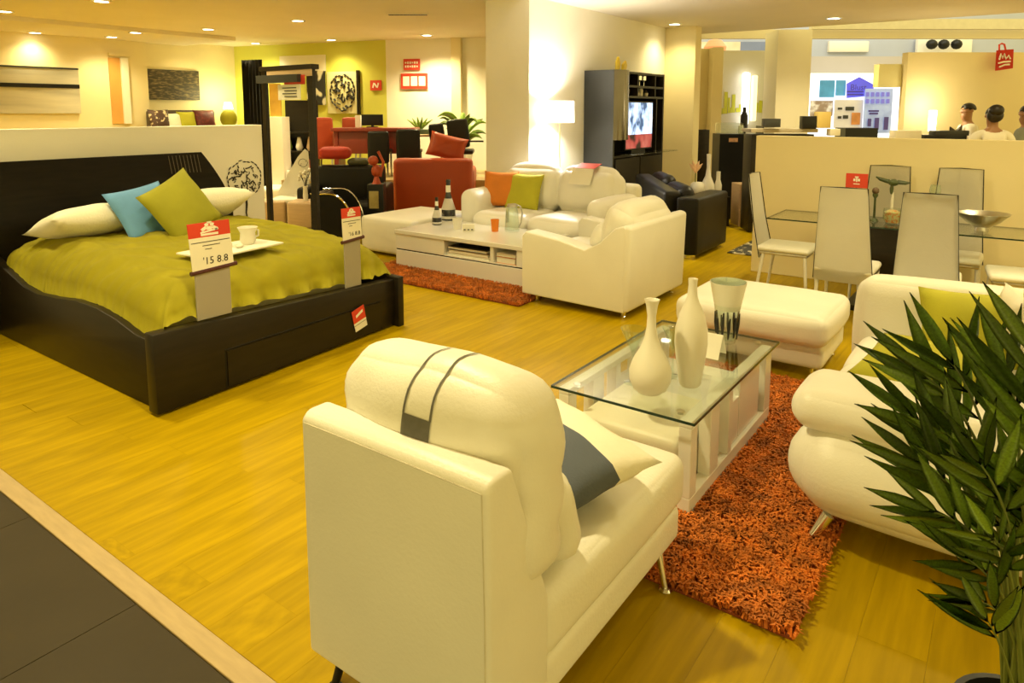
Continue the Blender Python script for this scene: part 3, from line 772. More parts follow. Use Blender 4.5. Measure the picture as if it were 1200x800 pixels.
for i in range(n + 1):
    v_ = i / n; z = v_ * 1.31
    xx = -6.28 + .05 * math.sin(v_ * PI) - .12 * max(0, v_ - .6) ** 1.3
    yr = 3.92 - .25 * max(0, (v_ - .55) / .45) ** 1.6; yl = 1.78 + .25 * max(0, (v_ - .55) / .45) ** 1.6 - .25
    rows.append([hb.bm.verts.new((xx + .05 * math.sin(j / 12 * PI) * -.6, yl + (yr - yl) * j / 12, z)) for j in range(13)])
for r0, r1 in zip(rows, rows[1:]):
    for j in range(12): hb.bm.faces.new((r0[j], r0[j + 1], r1[j + 1], r1[j]))
bmesh.ops.solidify(hb.bm, geom=hb.bm.faces[:], thickness=.06)
obj('headboard', hb, BLACKW, t, ang=50)
for k in range(9):                                            # fine carved grooves in the right top corner
    y = 3.33 + k * .035
    obj('groove', B().tube([(-6.28 + .028 - .12 * max(0, vv - .6) ** 1.3 + .05 * math.sin(vv * PI), y + .06 * (1 - vv), vv * 1.31) for vv in (.86, .92, .985)], .003, 5), mat('groove_brown', (.10, .075, .045), .4, ns=8, na=.1), t)
obj('mattress', B().rbox((-5.17, 2.87, .40), (1.96, 1.74, .26), .06), LINEN, t)

# duvet: one draped sheet with folds
db = B(); nx, ny = 110, 96
X0, X1, Y0, Y1 = -3.965, -6.12, 1.945, 3.86
def railz(x):
    for (xa, za), (xb, zb) in zip(rail[1:], rail[2:]):
        if xa <= x <= xb: return za + (zb - za) * (x - xa) / (xb - xa)
    return .42
rows = []
for i in range(nx + 1):
    s_ = i / nx; row = []
    top = .665 + .055 * math.sin(min(1, s_ * 1.15) * PI / 2) + .05 * math.sin(s_ * PI) + .03 * max(0, s_ - .75)
    for j in range(ny + 1):
        r_ = j / ny; y = Y0 + (Y1 - Y0) * r_
        xa_ = -3.914 - .07 * (y - 2.87); x = xa_ + (X1 - xa_) * s_
        rz_ = railz(x)
        dy = min(r_, 1 - r_) * (Y1 - Y0); dx = s_ * 2.19
        ky = min(1, dy / .30); kx = min(1, dx / .20)
        ky = math.sqrt(max(0, 1 - (1 - ky) ** 2)); kx = math.sqrt(max(0, 1 - (1 - kx) ** 2))
        k = ky * kx
        low = rz_ - .01 if dy < dx else .50 - .09 * r_
        z = low + (top - low) * k
        fold = math.sin(x * 58 + 5 * noise.noise(Vector((x * 3, y * 3, 1)))) * .013 * (1 - ky) ** .6 * min(1, dx * 2)
        fold += math.sin((y + x) * 30 + 5 * noise.noise(Vector((x * 4, y * 4, 5)))) * .018 * (1 - kx) ** .7 * math.exp(-((r_ - .08) / .16) ** 2)
        fold += math.sin(y * 60) * .010 * (1 - kx) * math.exp(-((r_ - .93) / .1) ** 2)
        fold += math.sin(y * 95 + x * 22 + 6 * noise.noise(Vector((x * 3, y * 3, 4)))) * .0032 * (.3 + noise.noise(Vector((x * 2, y * 2, 12))))
        fold += noise.noise(Vector((x * 2.2, y * 6.5, 2))) * .026 * k + noise.noise(Vector((x * 7, y * 16, 7))) * .010
        fold += math.sin(x * 17 - y * 26 + 3 * noise.noise(Vector((x * 2, y * 2, 9)))) * .005 * k
        row.append(db.bm.verts.new((x + (.02 * (1 - kx)) * math.sin(y * 30), y, z + fold)))
    rows.append(row)
for r0, r1 in zip(rows, rows[1:]):
    for j in range(ny): db.bm.faces.new((r0[j], r1[j], r1[j + 1], r0[j + 1]))
bmesh.ops.solidify(db.bm, geom=db.bm.faces[:], thickness=.02)
solo('duvet', 'rumpled lime green duvet spread over the dark bed', 'duvet', db, GREEN, ang=180)
solo('bed_pillow', 'white bed pillow on the left, under the turquoise cushion', 'pillow',
     B().pillow(.78, .50, .24, Matrix.Translation((-5.76, 2.42, .855)) @ RZ(PI / 2 + .06) @ RX(-.30), 14, 1), LINEN, 'white bed pillows', ang=180)
solo('bed_pillow', 'white bed pillow on the right, behind the lime cushion', 'pillow',
     B().pillow(.76, .50, .26, Matrix.Translation((-5.80, 3.36, .87)) @ RZ(PI / 2) @ RX(-.42), 14, 2), LINEN, 'white bed pillows', ang=180)
solo('turquoise_cushion', 'turquoise cushion leaning on the white pillows of the bed', 'cushion',
     B().pillow(.50, .46, .16, Matrix.Translation((-5.52, 2.72, .91)) @ RZ(PI / 2 + .12) @ RX(1.0) @ RZ(.14), 14, 3), BLUE, ang=180)
solo('olive_cushion', 'olive green cushion standing on its corner in front of the turquoise one', 'cushion',
     B().pillow(.52, .50, .17, Matrix.Translation((-5.30, 2.89, .945)) @ RZ(PI / 2 + .1) @ RX(1.12) @ RZ(.42), 14, 4), OLIVE, ang=180)
t = thing('breakfast_tray', 'flat white tray lying on the lime duvet behind the first price stand', 'tray', (-4.35, 2.72, .735))
obj('board', B().box((-4.36, 2.72, .755), (.34, .62, .014), .004, rz=.12), CARD, t)
p = (-4.38, 2.86)
t = thing('tray_cup', 'pale cup with squat body standing on the white tray', 'cup', (p[0], p[1], .762))
obj('body', B().lathe([(0, 0), (.04, 0), (.055, .03), (.05, .08), (.07, .12), (.064, .12), (.044, .08), (.048, .03), (0, .01)], (p[0], p[1], .762), 20), CERAM, t)
obj('handle', B().tube([(p[0], p[1] + .05, .80), (p[0], p[1] + .085, .81), (p[0], p[1] + .085, .85), (p[0], p[1] + .055, .86)], .007, 6), CERAM, t)
for k, (x, y) in enumerate(((-4.33, 2.66), (-4.30, 2.74), (-4.40, 2.72))):
    solo('tray_sweet', ('small pale sweet nearest the price card on the white tray', 'small pale sweet nearest the cup on the white tray', 'small pale sweet furthest back on the white tray')[k], 'sweet', B().ball((x, y, .776), (.022, .03, .015), 10), CERAM, 'sweets on the bed tray')

# crest like the photo's white emblem: three blobs over a bar
def emblem(parent, x, y, z, s, axis='x', m=PRINT, rz=0.0):
    b = B(); nrm = Vector((math.cos(rz), math.sin(rz), 0)); tan = Vector((-math.sin(rz), math.cos(rz), 0))
    def bit(u, w, du, dw, a=0.0):
        c = Vector((x, y, z)) + tan * (u * s) + Vector((0, 0, w * s))
        b.box(c, (.0024, du * s, dw * s), M=RZ(rz) @ RX(a))
    bit(0, -.30, 1.15, .14); bit(0, -.10, 1.2, .1, .12); bit(-.36, .06, .36, .2, .5); bit(.36, .06, .36, .2, -.5)
    bit(0, .08, .34, .22); bit(-.18, .30, .24, .2, .3); bit(.18, .30, .24, .2, -.3); bit(0, .42, .3, .12)
    return obj('emblem', b, m, parent, smooth=False)
def price_stand(y0, y1, x, zb, z0, z1, lean, label, digits):
    ym = (y0 + y1) / 2; w = y1 - y0
    t = thing('price_stand', label, 'sign', (x, ym, zb))
    obj('holder', B().span(x - .006, x + .006, y0 + w * .14, y1 - w * .02, zb, z0 + .02, .002), ACRY, t, smooth=False)
    q = lambda y, z: (x + .008, y + lean * (z1 - z) / (z1 - z0), z)
    obj('card', slab3(B(), q(y0, z0), q(y1, z0), q(y1, z0 + (z1 - z0) * .70), q(y0, z0 + (z1 - z0) * .70), .004), CARD, t, smooth=False)
    o = obj('header', slab3(B(), q(y0, z0 + (z1 - z0) * .70), q(y1, z0 + (z1 - z0) * .70), q(y1, z1), q(y0, z1), .004), RED, t, smooth=False); o['label'] = 'red header'
    obj('clamp_bar', B().tube([(x + .006, y0 - .01 + lean, z0 - .004), (x + .006, y1 + .02 + lean, z0 + .012)], .014, 8), PLUM, t)
    emblem(t, x + .0135, ym + lean * .15, z0 + (z1 - z0) * .85, w * .36)
    text('price', digits, w * .23, (x + .0135, ym + .02 + lean * .7, z0 + (z1 - z0) * .2), FACE_X, INK, t)
    ln = B()
    for k, (a, b_) in enumerate(((.04, .96), (.30, .72), (.36, .52))):
        zz = z0 + (z1 - z0) * (.60 - .075 * k); ln.box((x + .0132, y0 + w * (a + b_) / 2 + lean * .4, zz), (.001, w * (b_ - a), .004))
    obj('small_print', ln, INK, t, smooth=False)
price_stand(2.115, 2.38, -3.845, .468, .76, 1.05, .02, 'price stand with red header at the near corner of the bed foot', "'15 8.8")
price_stand(3.32, 3.50, -3.928, .402, .752, .997, .01, 'price stand with red header at the far end of the bed foot', "'16 8.8")
t = thing('drawer_tag', 'red and white hang tag on the drawer of the bed foot', 'tag', (fx(3.4), 3.42, .10))
a, b_, c_, d_ = [Vector((fx(y) + .014, y, z)) for y, z in ((3.375, .075), (3.495, .10), (3.46, .265), (3.335, .235))]
def lerp(P, Q, k): return P + (Q - P) * k
obj('paper', slab3(B(), a, b_, lerp(b_, c_, .26), lerp(a, d_, .26)), CARD, t, smooth=False)
obj('paper', slab3(B(), lerp(a, d_, .29), lerp(b_, c_, .29), lerp(b_, c_, .40), lerp(a, d_, .40)), CARD, t, smooth=False)
o = obj('red_panel', slab3(B(), lerp(a, d_, .40), lerp(b_, c_, .40), c_, d_), RED, t, smooth=False); o['label'] = 'red upper part'
obj('emblem', slab3(B(), lerp(a, d_, .66) + Vector((.005, .03, 0)), lerp(b_, c_, .70) + Vector((.005, -.02, 0)), lerp(b_, c_, .82) + Vector((.005, -.02, 0)), lerp(a, d_, .78) + Vector((.005, .03, 0)), .001), PRINT, t, smooth=False)

# tree print on the low wall behind the bed
def squiggle_disc(name, parent, cx, cy, cz, ry, rz_, nrm, tan, m, n=46, seed=1, r=.006, stem=None, holes=False):
    b = B(); rr = random.Random(seed); cc = Vector((cx, cy, cz))
    def P(u, w): return cc + tan * (u * ry) + Vector((0, 0, w * rz_)) + nrm * .004
    for k in range(26):                                      # wavy outline
        a0, a1 = 2 * PI * k / 26, 2 * PI * (k + .86) / 26; w = rr.uniform(.92, 1.04)
        b.tube([P(math.cos(a) * w, math.sin(a) * w) for a in (a0, (a0 + a1) / 2, a1)], [r * .7, r * 1.3, r * .6], 5)
    for k in range(n):
        a = rr.uniform(0, 2 * PI); q = rr.uniform(.1, .85) ** .7; u, w = math.cos(a) * q, math.sin(a) * q
        d = rr.uniform(0, 2 * PI); l = rr.uniform(.08, .22)
        pts = []
        for s_ in range(4):
            pts.append(P(u, w)); u += math.cos(d) * l * .5; w += math.sin(d) * l * .5; d += rr.uniform(-1.1, 1.1)
            if u * u + w * w > .95: break
        if len(pts) > 1: b.tube(pts, r * rr.uniform(.6, 1.3), 5)
    if stem: b.tube([P(u, w) for u, w in stem], [r * 1.2, r * 2.2, r * 1.6, r * 1.2][:len(stem)], 5)
    return obj(name, b, m, parent, smooth=False)
t = thing('tree_print', 'black line drawing of a round tree on the low wall by the headboard', 'wall print', (-6.5, 4.25, .6))
squiggle_disc('crown', t, -6.498, 4.24, 1.0, .20, .19, Vector((1, 0, 0)), Vector((0, 1, 0)), INK, 60, 3, .0055, [(0, -.95), (.03, -1.4), (-.02, -1.9), (.06, -2.35)])

# ================================================================== dining set
def dining_chair(H=1.12):
    t = thing('dining_chair', '', 'chair', (0, 0, 0), 'white dining chairs round the glass table')
    # local: faces +y, back at y=0
    bb = B(); rows = []
    for i in range(15):
        k = i / 14; z = .36 + (H - .36) * k
        w = .215 - .05 * k; y = .05 - .09 * k + .05 * (1 - k) ** 2
        rows.append([bb.bm.verts.new((w * u * (1 if k < .96 else .97), y - .022 * (1 - u * u) , z)) for u in [-1 + j / 4 for j in range(9)]])
    for r0, r1 in zip(rows, rows[1:]):
        for j in range(8): bb.bm.faces.new((r0[j], r0[j + 1], r1[j + 1], r1[j]))
    bmesh.ops.solidify(bb.bm, geom=bb.bm.faces[:], thickness=-.03)
    obj('backrest', bb, LEATHER, t, local=True, ang=50)
    obj('piping', B().tube([(-.217, .10, .37), (-.192, .03, .70), (-.165, -.035, H), (0, -.058, H + .004), (.165, -.035, H), (.192, .03, .70), (.217, .10, .37)], .0045, 6), BLACKP, t, local=True)
    obj('seat', B().rbox((0, .30, .455), (.43, .46, .055), .025, .006, k=3, m=4), LEATHER, t, local=True)
    obj('seat_frame', B().span(-.205, .205, .10, .51, .405, .428, .004), STEEL, t, local=True)
    for sx in (-1, 1):
        obj('leg', B().cyl((sx * .19, .13, .41), (sx * .195, .07, 0), .016, .012, 12), WHITE_LACQ, t, local=True)
        obj('leg', B().cyl((sx * .19, .49, .41), (sx * .195, .52, 0), .016, .012, 12), WHITE_LACQ, t, local=True)
    return t
c0 = dining_chair(1.12)
c0.location = (-1.03, 5.78, 0); c0['label'] = 'white dining chair seen from behind, the left of the two front ones'
dup(c0, (-.46, 5.72, 0), .03, 'white dining chair seen from behind, the right of the two front ones')
dup(c0, (-1.93, 6.62, 0), -PI / 2, 'white dining chair in profile at the left end of the glass dining table')
c1 = dining_chair(1.19)
c1.location = (-.93, 7.30, 0); c1.rotation_euler = (0, 0, PI); c1['label'] = 'white dining chair across the table behind the green figurine'
dup(c1, (-.37, 7.30, 0), PI, 'white dining chair across the table behind the steel bowl')
dup(c0, (.42, 6.52, 0), PI / 2 + .1, 'white dining chair at the right picture edge, at the table end')
t = thing('dining_table', 'glass dining table with a black pedestal among white chairs', 'table', (-.65, 6.68, 0))
obj('glass_top', B().span(-1.76, .22, 6.36, 7.0, .738, .75, .002, 1), GLASST, t, smooth=False)
e = B()
for a in ((-1.763, .223, 6.355, 6.36), (-1.763, .223, 7.0, 7.005), (-1.765, -1.76, 6.36, 7.0), (.22, .225, 6.36, 7.0)): e.span(*a, .738, .749)
obj('glass_rim', e, GEDGE, t, smooth=False)
obj('pedestal', B().span(-.98, -.42, 6.52, 6.84, .05, .73, .008), BLACKW, t)
obj('foot', B().span(-1.1, -.3, 6.42, 6.94, 0, .05, .006), BLACKP, t)
t = thing('steel_bowl', 'wide shallow steel bowl on the glass dining table', 'bowl', (-.17, 6.68, .75))
obj('dish', B().lathe([(0, .028), (.06, .03), (.12, .07), (.185, .135), (.19, .14), (.18, .14), (.11, .085), (.05, .05), (0, .045)], (-.17, 6.68, .75), 32), STEEL, t)
obj('foot', B().lathe([(0, 0), (.05, 0), (.045, .03), (0, .03)], (-.17, 6.68, .75), 24), STEEL, t)
t = thing('table_sign', 'small red sign with white emblem on the dining table, behind the left front chair', 'sign', (-1.1, 6.68, .75))
obj('stand', B().span(-1.13, -1.07, 6.66, 6.70, .75, .77).span(-1.105, -1.095, 6.675, 6.685, .76, 1.05), ACRY, t, smooth=False)
obj('panel', B().box((-1.1, 6.68, 1.095), (.175, .012, .125), .002), RED, t, smooth=False)
b = B()
for u, w, du, dw in ((0, -.03, .05, .008), (-.018, .005, .016, .022), (.018, .005, .016, .022), (0, .03, .03, .012), (0, .008, .01, .04)):
    b.box((-1.1 + u, 6.672, 1.097 + w), (du, .003, dw))
obj('emblem', b, PRINT, t, smooth=False)
t = thing('green_figurine', 'dark green bird-like figurine on a pale stand on the dining table', 'figurine', (-.83, 6.8, .75))
obj('stand', B().lathe([(0, 0), (.05, 0), (.05, .02), (.012, .03), (.01, .25), (0, .25)], (-.83, 6.8, .75), 16), CERAM, t)
fg = mat('green_bronze', (.05, .07, .02), .4, ns=14, na=.4)
obj('body', B().ball((-.83, 6.8, 1.085), (.045, .04, .03), 12).ball((-.84, 6.79, 1.03), (.016, .016, .05), 10).tube([(-.86, 6.8, 1.09), (-.93, 6.79, 1.11), (-.965, 6.78, 1.13)], [.02, .016, .006], 8).tube([(-.80, 6.8, 1.09), (-.74, 6.81, 1.085), (-.70, 6.81, 1.09)], [.02, .016, .004], 8), fg, t)
t = thing('fruit_bowl', 'clear bowl of orange potpourri on the dining table between the front chairs', 'bowl', (-.80, 6.62, .75))
obj('bowl', B().lathe([(0, 0), (.05, 0), (.075, .05), (.07, .13), (.066, .13), (.07, .05), (.045, .01), (0, .01)], (-.80, 6.62, .75), 24), GLASS, t)
o = obj('potpourri', B().lathe([(0, .012), (.05, .012), (.066, .05), (.064, .1), (.03, .118), (0, .12)], (-.80, 6.62, .75), 20), ramp_mat('potpourri', [(0, (.10, .16, .04)), (.45, (.5, .45, .2)), (.6, (.55, .16, .03)), (1, (.6, .3, .1))], 45), t); o['kind'] = 'stuff'
t = thing('candle_holder', 'slim brown candle holder on the dining table beside the potpourri bowl', 'candle holder', (-.95, 6.70, .75))
obj('stem', B().lathe([(0, 0), (.035, 0), (.03, .015), (.01, .03), (.009, .2), (.022, .22), (.022, .24), (0, .24)], (-.95, 6.70, .75), 14), fg, t)
obj('candle', B().ball((-.95, 6.70, 1.015), .03, 10), mat('brown_wax', (.10, .06, .03), .5, ns=12, na=.2), t)
t = thing('wine_glass', 'clear stemmed wine glass on the dining table left of the steel bowl', 'glass', (-.52, 6.85, .75))
obj('bowl', B().lathe([(0, 0), (.035, .002), (.005, .01), (.005, .16), (.04, .22), (.045, .28), (.036, .33), (.034, .33), (.042, .28), (.036, .22), (0, .165)], (-.52, 6.85, .75), 20), GLASS, t)

# ================================================================== potted palm, front right
def leaflet_mesh():
    b = B(); n = 7; prev = None
    for i in range(n + 1):
        k = i / n; w = .5 * (math.sin(min(1, k * 1.06) * PI) ** .75) * (1 - .35 * k) if 0 < i < n else .02
        z = -.13 * k * k
        row = [b.bm.verts.new((k, -w * .19, z + .012 * (i > 0))), b.bm.verts.new((k, 0, z)), b.bm.verts.new((k, w * .19, z + .012 * (i > 0)))]
        if prev:
            b.bm.faces.new((prev[0], row[0], row[1], prev[1])); b.bm.faces.new((prev[1], row[1], row[2], prev[2]))
        prev = row
    bmesh.ops.solidify(b.bm, geom=b.bm.faces[:], thickness=.006)
    me = bpy.data.meshes.new('leaflet'); b.bm.to_mesh(me); b.bm.free(); me.materials.append(LEAF)
    me.polygons.foreach_set('use_smooth', [True] * len(me.polygons))
    return me
LM = leaflet_mesh()
POT = Vector((.115, 1.965, 0))
palm = thing('potted_palm', 'tall green palm in a dark pot at the right front, before the sofa', 'palm', POT)
obj('pot', B().lathe([(0, 0), (.11, 0), (.12, .02), (.14, .19), (.15, .195), (.15, .225), (.135, .225), (.13, .19), (0, .19)], POT, 32), BLACKP, palm)
obj('soil', B().lathe([(0, .215), (.09, .21), (.128, .195), (0, .19)], POT, 24), SOIL, palm)
def bez(P, k):
    P = list(P)
    while len(P) > 1: P = [a.lerp(b_, k) for a, b_ in zip(P, P[1:])]
    return P[0]
def frond(pts, start, n, length, spread=1.0, droop=.5, seed=0, r=.007, tip=True, up=None):
    rr = random.Random(seed)
    path = [bez(pts, k / 16) for k in range(17)]
    fr = obj('frond', B().tube(path, [r * (1 - .7 * k / 16) for k in range(17)], 7), STEM, palm)
    org = ORG[palm.name]
    n = max(5, int(n * .72))
    for i in range(n):
        k = start + (1 - start) * (i + .5) / n
        p = bez(pts, k); tg = (bez(pts, min(1, k + .03)) - bez(pts, k - .03)).normalized()
        side = 1 if i % 2 else -1
        z = Vector((-.05 + rr.uniform(-.3, .3), -.85, .42 + rr.uniform(-.25, .25))).normalized(); s = tg.cross(z).normalized(); nu = s.cross(tg).normalized()
        a = spread * (1.0 - .45 * k) * rr.uniform(.8, 1.15)
        d = (tg * math.cos(a) + s * side * math.sin(a) + nu * rr.uniform(-.1, .25)).normalized()
        L = length * (.75 + .35 * math.sin(k * PI)) * rr.uniform(.85, 1.12)
        yv = nu.cross(d).normalized(); zv = d.cross(yv).normalized()
        Rm = Matrix((d, yv, zv)).transposed().to_4x4()
        o = bpy.data.objects.new('leaflet', LM); COL.objects.link(o); o.parent = fr
        o.matrix_local = Matrix.Translation(p - org) @ Rm @ Matrix.Diagonal((L * 1.32, L * rr.uniform(1.05, 1.35), L * droop * rr.uniform(.6, 1.6), 1))
    if tip:
        tg = (pts[-1] - bez(pts, .93)).normalized(); s = tg.cross(Vector((-.05, -.85, .45))).normalized(); nu = s.cross(tg)
        o = bpy.data.objects.new('leaflet', LM); COL.objects.link(o); o.parent = fr
        o.matrix_local = Matrix.Translation(pts[-1] - org) @ Matrix((tg, nu.cross(tg).normalized(), nu)).transposed().to_4x4() @ Matrix.Diagonal((length, length, length * .5, 1))
base = POT + Vector((0, 0, .20))
def F(*px): return [base + Vector((random.uniform(-.04, .04), random.uniform(-.04, .04), 0))] + [at(*q) for q in px]
frond(F((1192, 620, 1.55), (1165, 500, 1.62), (1118, 428, 1.66)), .72, 8, .20, 1.15, .45, 1)
frond(F((1185, 600, 1.58), (1160, 500, 1.62), (1085, 440, 1.70)), .72, 8, .19, .75, .9, 2)
frond(F((1180, 640, 1.55), (1150, 540, 1.58), (1072, 490, 1.64)), .66, 9, .18, .70, .8, 3)
frond(F((1178, 660, 1.5), (1150, 590, 1.52), (1085, 545, 1.56)), .60, 12, .17, .75, .7, 4)
frond(F((1190, 690, 1.45), (1165, 620, 1.45), (1095, 600, 1.46)), .58, 12, .16, .7, .6, 5)
frond(F((1200, 600, 1.5), (1200, 480, 1.55), (1180, 440, 1.58)), .62, 12, .17, .9, .5, 6)
frond(F((1215, 600, 1.5), (1225, 470, 1.5), (1215, 400, 1.5)), .55, 12, .19, .9, .5, 7)
frond(F((1205, 680, 1.42), (1190, 600, 1.4), (1150, 545, 1.4)), .5, 12, .15, .9, .6, 8)
frond(F((1195, 745, 1.45), (1180, 715, 1.43), (1150, 705, 1.42)), .72, 5, .135, .75, .3, 9, .005)
frond(F((1185, 790, 1.42), (1175, 755, 1.4), (1158, 728, 1.4)), .75, 5, .14, .95, .2, 10, .005)
frond(F((1230, 690, 1.4), (1240, 560, 1.38), (1225, 500, 1.36)), .5, 12, .17, .9, .5, 11)
frond(F((1205, 700, 1.55), (1190, 640, 1.6), (1145, 600, 1.66)), .5, 12, .15, .8, .6, 12)
frond(F((1190, 700, 1.5), (1172, 560, 1.52), (1128, 520, 1.54)), .55, 12, .16, .9, .6, 13)
frond(F((1200, 720, 1.45), (1180, 690, 1.42), (1135, 655, 1.42)), .6, 9, .14, .8, .5, 14, .005)
frond(F((1190, 650, 1.6), (1170, 560, 1.66), (1120, 470, 1.74)), .68, 8, .17, .8, .7, 15)
frond(F((1200, 700, 1.48), (1185, 620, 1.48), (1150, 570, 1.48)), .62, 12, .16, 1.0, .6, 16)
frond(F((1195, 720, 1.44), (1188, 660, 1.42), (1165, 630, 1.40)), .62, 10, .15, 1.1, .6, 17)
frond(F((1210, 690, 1.44), (1205, 600, 1.42), (1190, 560, 1.40)), .62, 10, .16, 1.1, .6, 18)

# ================================================================== behind the bed: display frame, cubes, black lounge
t = thing('display_stand', 'tall dark wooden display frame standing behind the bed', 'frame', (-6.2, 4.62, 0))
for x0, x1 in ((-6.64, -6.58), (-5.87, -5.79)):
    obj('post', B().span(x0, x1, 4.585, 4.63, 0, 2.16, .004), BLACKW, t, smooth=False)
obj('top_beam', B().span(-6.65, -5.78, 4.57, 4.67, 2.12, 2.17, .004), BLACKW, t, smooth=False)
obj('foot', B().span(-6.64, -5.76, 4.50, 4.74, 0, .03), BLACKW, t, smooth=False)
W_FR = Wall((-6.64, 4.62), (-5.76, 4.62))
def onfr(name, px0, py0, px1, py1, m, par, th=.03, off=0.0):
    c, w, h = W_FR.rect(px0, py0, px1, py1, off); return obj(name, B().box(c, (w, th, h), .002), m, par, smooth=False)
onfr('rail', 313, 77, 365, 90, BEECH, t, .03, .03)
onfr('lamp_arm', 304, 88, 352, 97, CHAR, t, .10, .05)
t2 = thing('frame_price_sign', 'red and white price sign hanging inside the dark display frame', 'sign', (-6.2, 4.6, 1.75))
onfr('header', 333, 88, 357, 99, RED, t2, .008, .05)
onfr('card', 326, 99, 352, 117, CARD, t2, .008, .07)
c, w, h = W_FR.rect(330, 101, 348, 115, .076)
lines = B()
for k in range(4): lines.box((c.x + (k % 2) * .02, c.y, c.z + h * (.36 - .24 * k)), (w * (.9 - .1 * (k % 2)), .003, .010))
obj('small_print', lines, INK, t2, smooth=False)
def cube_pouf(px0, px1, pyt, pyb, Y, lab):
    z0 = max(.05, at(px0, pyb, Y).z); z1 = at(px0, pyt, Y).z; p = at((px0 + px1) / 2, pyt, Y); w = (px1 - px0) / FPX * Y
    f = Vector((-sy_, cy_, 0)); p = p + f * w / 2
    t = thing('wooden_cube_table', lab, 'side table', (p.x, p.y, 0))
    obj('body', B().box((p.x, p.y, (z0 + z1) / 2), (w, w, z1 - z0), .035, 4, rz=YAW), BEECH, t)
    obj('base', B().box((p.x, p.y, z0 / 2), (w * .96, w * .96, z0), .004, rz=YAW), BLACKP, t, smooth=False)
    return p, z1
pc, zc = cube_pouf(335, 371, 237, 268, 9.2, 'rounded pale wooden cube table with a white vase on it')
cube_pouf(298, 334, 236, 262, 9.9, 'rounded pale wooden cube table partly hidden by the frame post')
t = thing('blossom_vase', 'small white vase with brown and white blossom twigs on the pale cube', 'vase', (pc.x, pc.y, zc))
q = Vector((pc.x, pc.y, zc))
obj('vase', B().lathe([(0, 0), (.03, 0), (.035, .06), (.028, .16), (.035, .2), (.03, .2), (.022, .1), (0, .08)], q, 16), CERAM, t)
b = B(); fl = B()
for k in range(7):
    a = k * 2.4; tip = q + Vector((math.cos(a) * .08, math.sin(a) * .08, .34 + .03 * (k % 4)))
    b.tube([q + Vector((0, 0, .12)), q + Vector((math.cos(a) * .02, math.sin(a) * .02, .25)), tip], .005, 5)
    for s_ in range(3): fl.ball(tip + Vector((random.uniform(-.03, .03), random.uniform(-.03, .03), random.uniform(-.08, .02))), .02, 6)
obj('twigs', b, INK, t); o = obj('blossom', fl, CERAM, t); o['kind'] = 'stuff'
# white lounge group behind the frame
p = at(338, 215, 11.8)
t = thing('white_sofa', 'low white sofa seen through the display frame', 'sofa', (p.x, p.y, 0))
f3 = Vector((-sy_, cy_, 0)); r3 = Vector((cy_, sy_, 0))
def lb(b, p, u, v, z, d, bev=.03, seg=3, rz=0.0):                 # box given in the viewer-aligned frame of a far group
    c = Vector((p.x, p.y, 0)) + r3 * u + f3 * v + Vector((0, 0, z)); return b.box(c, d, bev, seg, rz=YAW + rz)
obj('seat', lb(B(), p, 0, 0, .24, (.86, .8, .40), .06), LEATHER, t)
obj('backrest', lb(B(), p, 0, .40, .45, (.9, .2, .44), .07), LEATHER, t)
p = at(345, 205, 10.4)
t = thing('leaf_lounge_chair', 'white leaf-shaped high-backed lounge chair seen through the display frame', 'chair', (p.x, p.y, 0))
lf = B()
sh_ = [(-.28, .40), (-.24, .52), (-.10, .76), (.06, 1.02), (.17, 1.14), (.22, 1.10), (.235, .8), (.20, .46), (.1, .38)]
c_ = lambda u, v, z: Vector((p.x, p.y, 0)) + r3 * u + f3 * v + Vector((0, 0, z))
slabv = [lf.bm.verts.new(c_(u, 0, z)) for u, z in sh_]; lf.bm.faces.new(slabv)
bmesh.ops.solidify(lf.bm, geom=lf.bm.faces[:], thickness=.07)
obj('shell', lf, LEATHER, t)
obj('seat', lb(B(), p, -.02, -.2, .40, (.46, .5, .08), .03), LEATHER, t)
obj('pedestal', B().lathe([(0, 0), (.2, 0), (.18, .02), (.03, .05), (.03, .38), (0, .38)], (c_(-.02, -.2, 0).x, c_(-.02, -.2, 0).y, 0), 20), CHROME, t)
squiggle_disc('print', t, *(c_(.14, -.01, .93)), .07, .06, -f3, r3, INK, 6, 9, .004)
t = solo('white_display_plinth', 'tall white plinth panel seen through the display frame', 'plinth', upright(315, 333, 12.0, 0, at(320, 137, 12).z, .4, .006), PAINT)
o = solo('amber_panel', 'amber hanging cloth panel above the white plinth', 'panel', face(316, 98, 329, 136, 12.3, .03), mat('amber_cloth', (.60, .36, .05), .8, ns=6, na=.1, bs=60, bst=.1))
# shelf with dark clutter behind the frame
p = at(352, 175, 13.1)
t = thing('display_shelf', 'dark shelf crowded with plants and ornaments behind the display frame', 'shelf', (p.x, p.y, 0))
for k, z in enumerate((.15, .55, .95, 1.3)):
    obj('board', lb(B(), p, 0, 0, z, (.62, .35, .03), .003), BLACKW, t, smooth=False)
for u in (-.3, .3): obj('upright', lb(B(), p, u, 0, .75, (.03, .35, 1.5), .003), BLACKW, t, smooth=False)
obj('back', lb(B(), p, 0, .17, .95, (.62, .02, 1.9), .002), BLACKW, t, smooth=False)
cols = [LEAF, CERAM, BEECH, STEEL, GREENC, REDC]
for k in range(9):
    zz = (.165, .565, .965)[k // 3]; u = -.2 + .2 * (k % 3); c = c0_ = Vector((p.x, p.y, 0)) + r3 * u + f3 * (-.05)
    solo('ornament', ('small leafy ornament', 'white pot', 'tan jar', 'steel jar', 'lime pot', 'red pot')[k % 6] + (' on the low', ' on the middle', ' on the upper')[k // 3] + ' board of the dark display shelf, ' + ('left', 'centre', 'right')[k % 3],
         'ornament', B().lathe([(0, 0), (.04, 0), (.07, .06), (.05, .15), (.03, .18 + .01 * k), (0, .18 + .01 * k)], (c.x, c.y, zz), 12), cols[k % 6], 'ornaments on the dark display shelf')
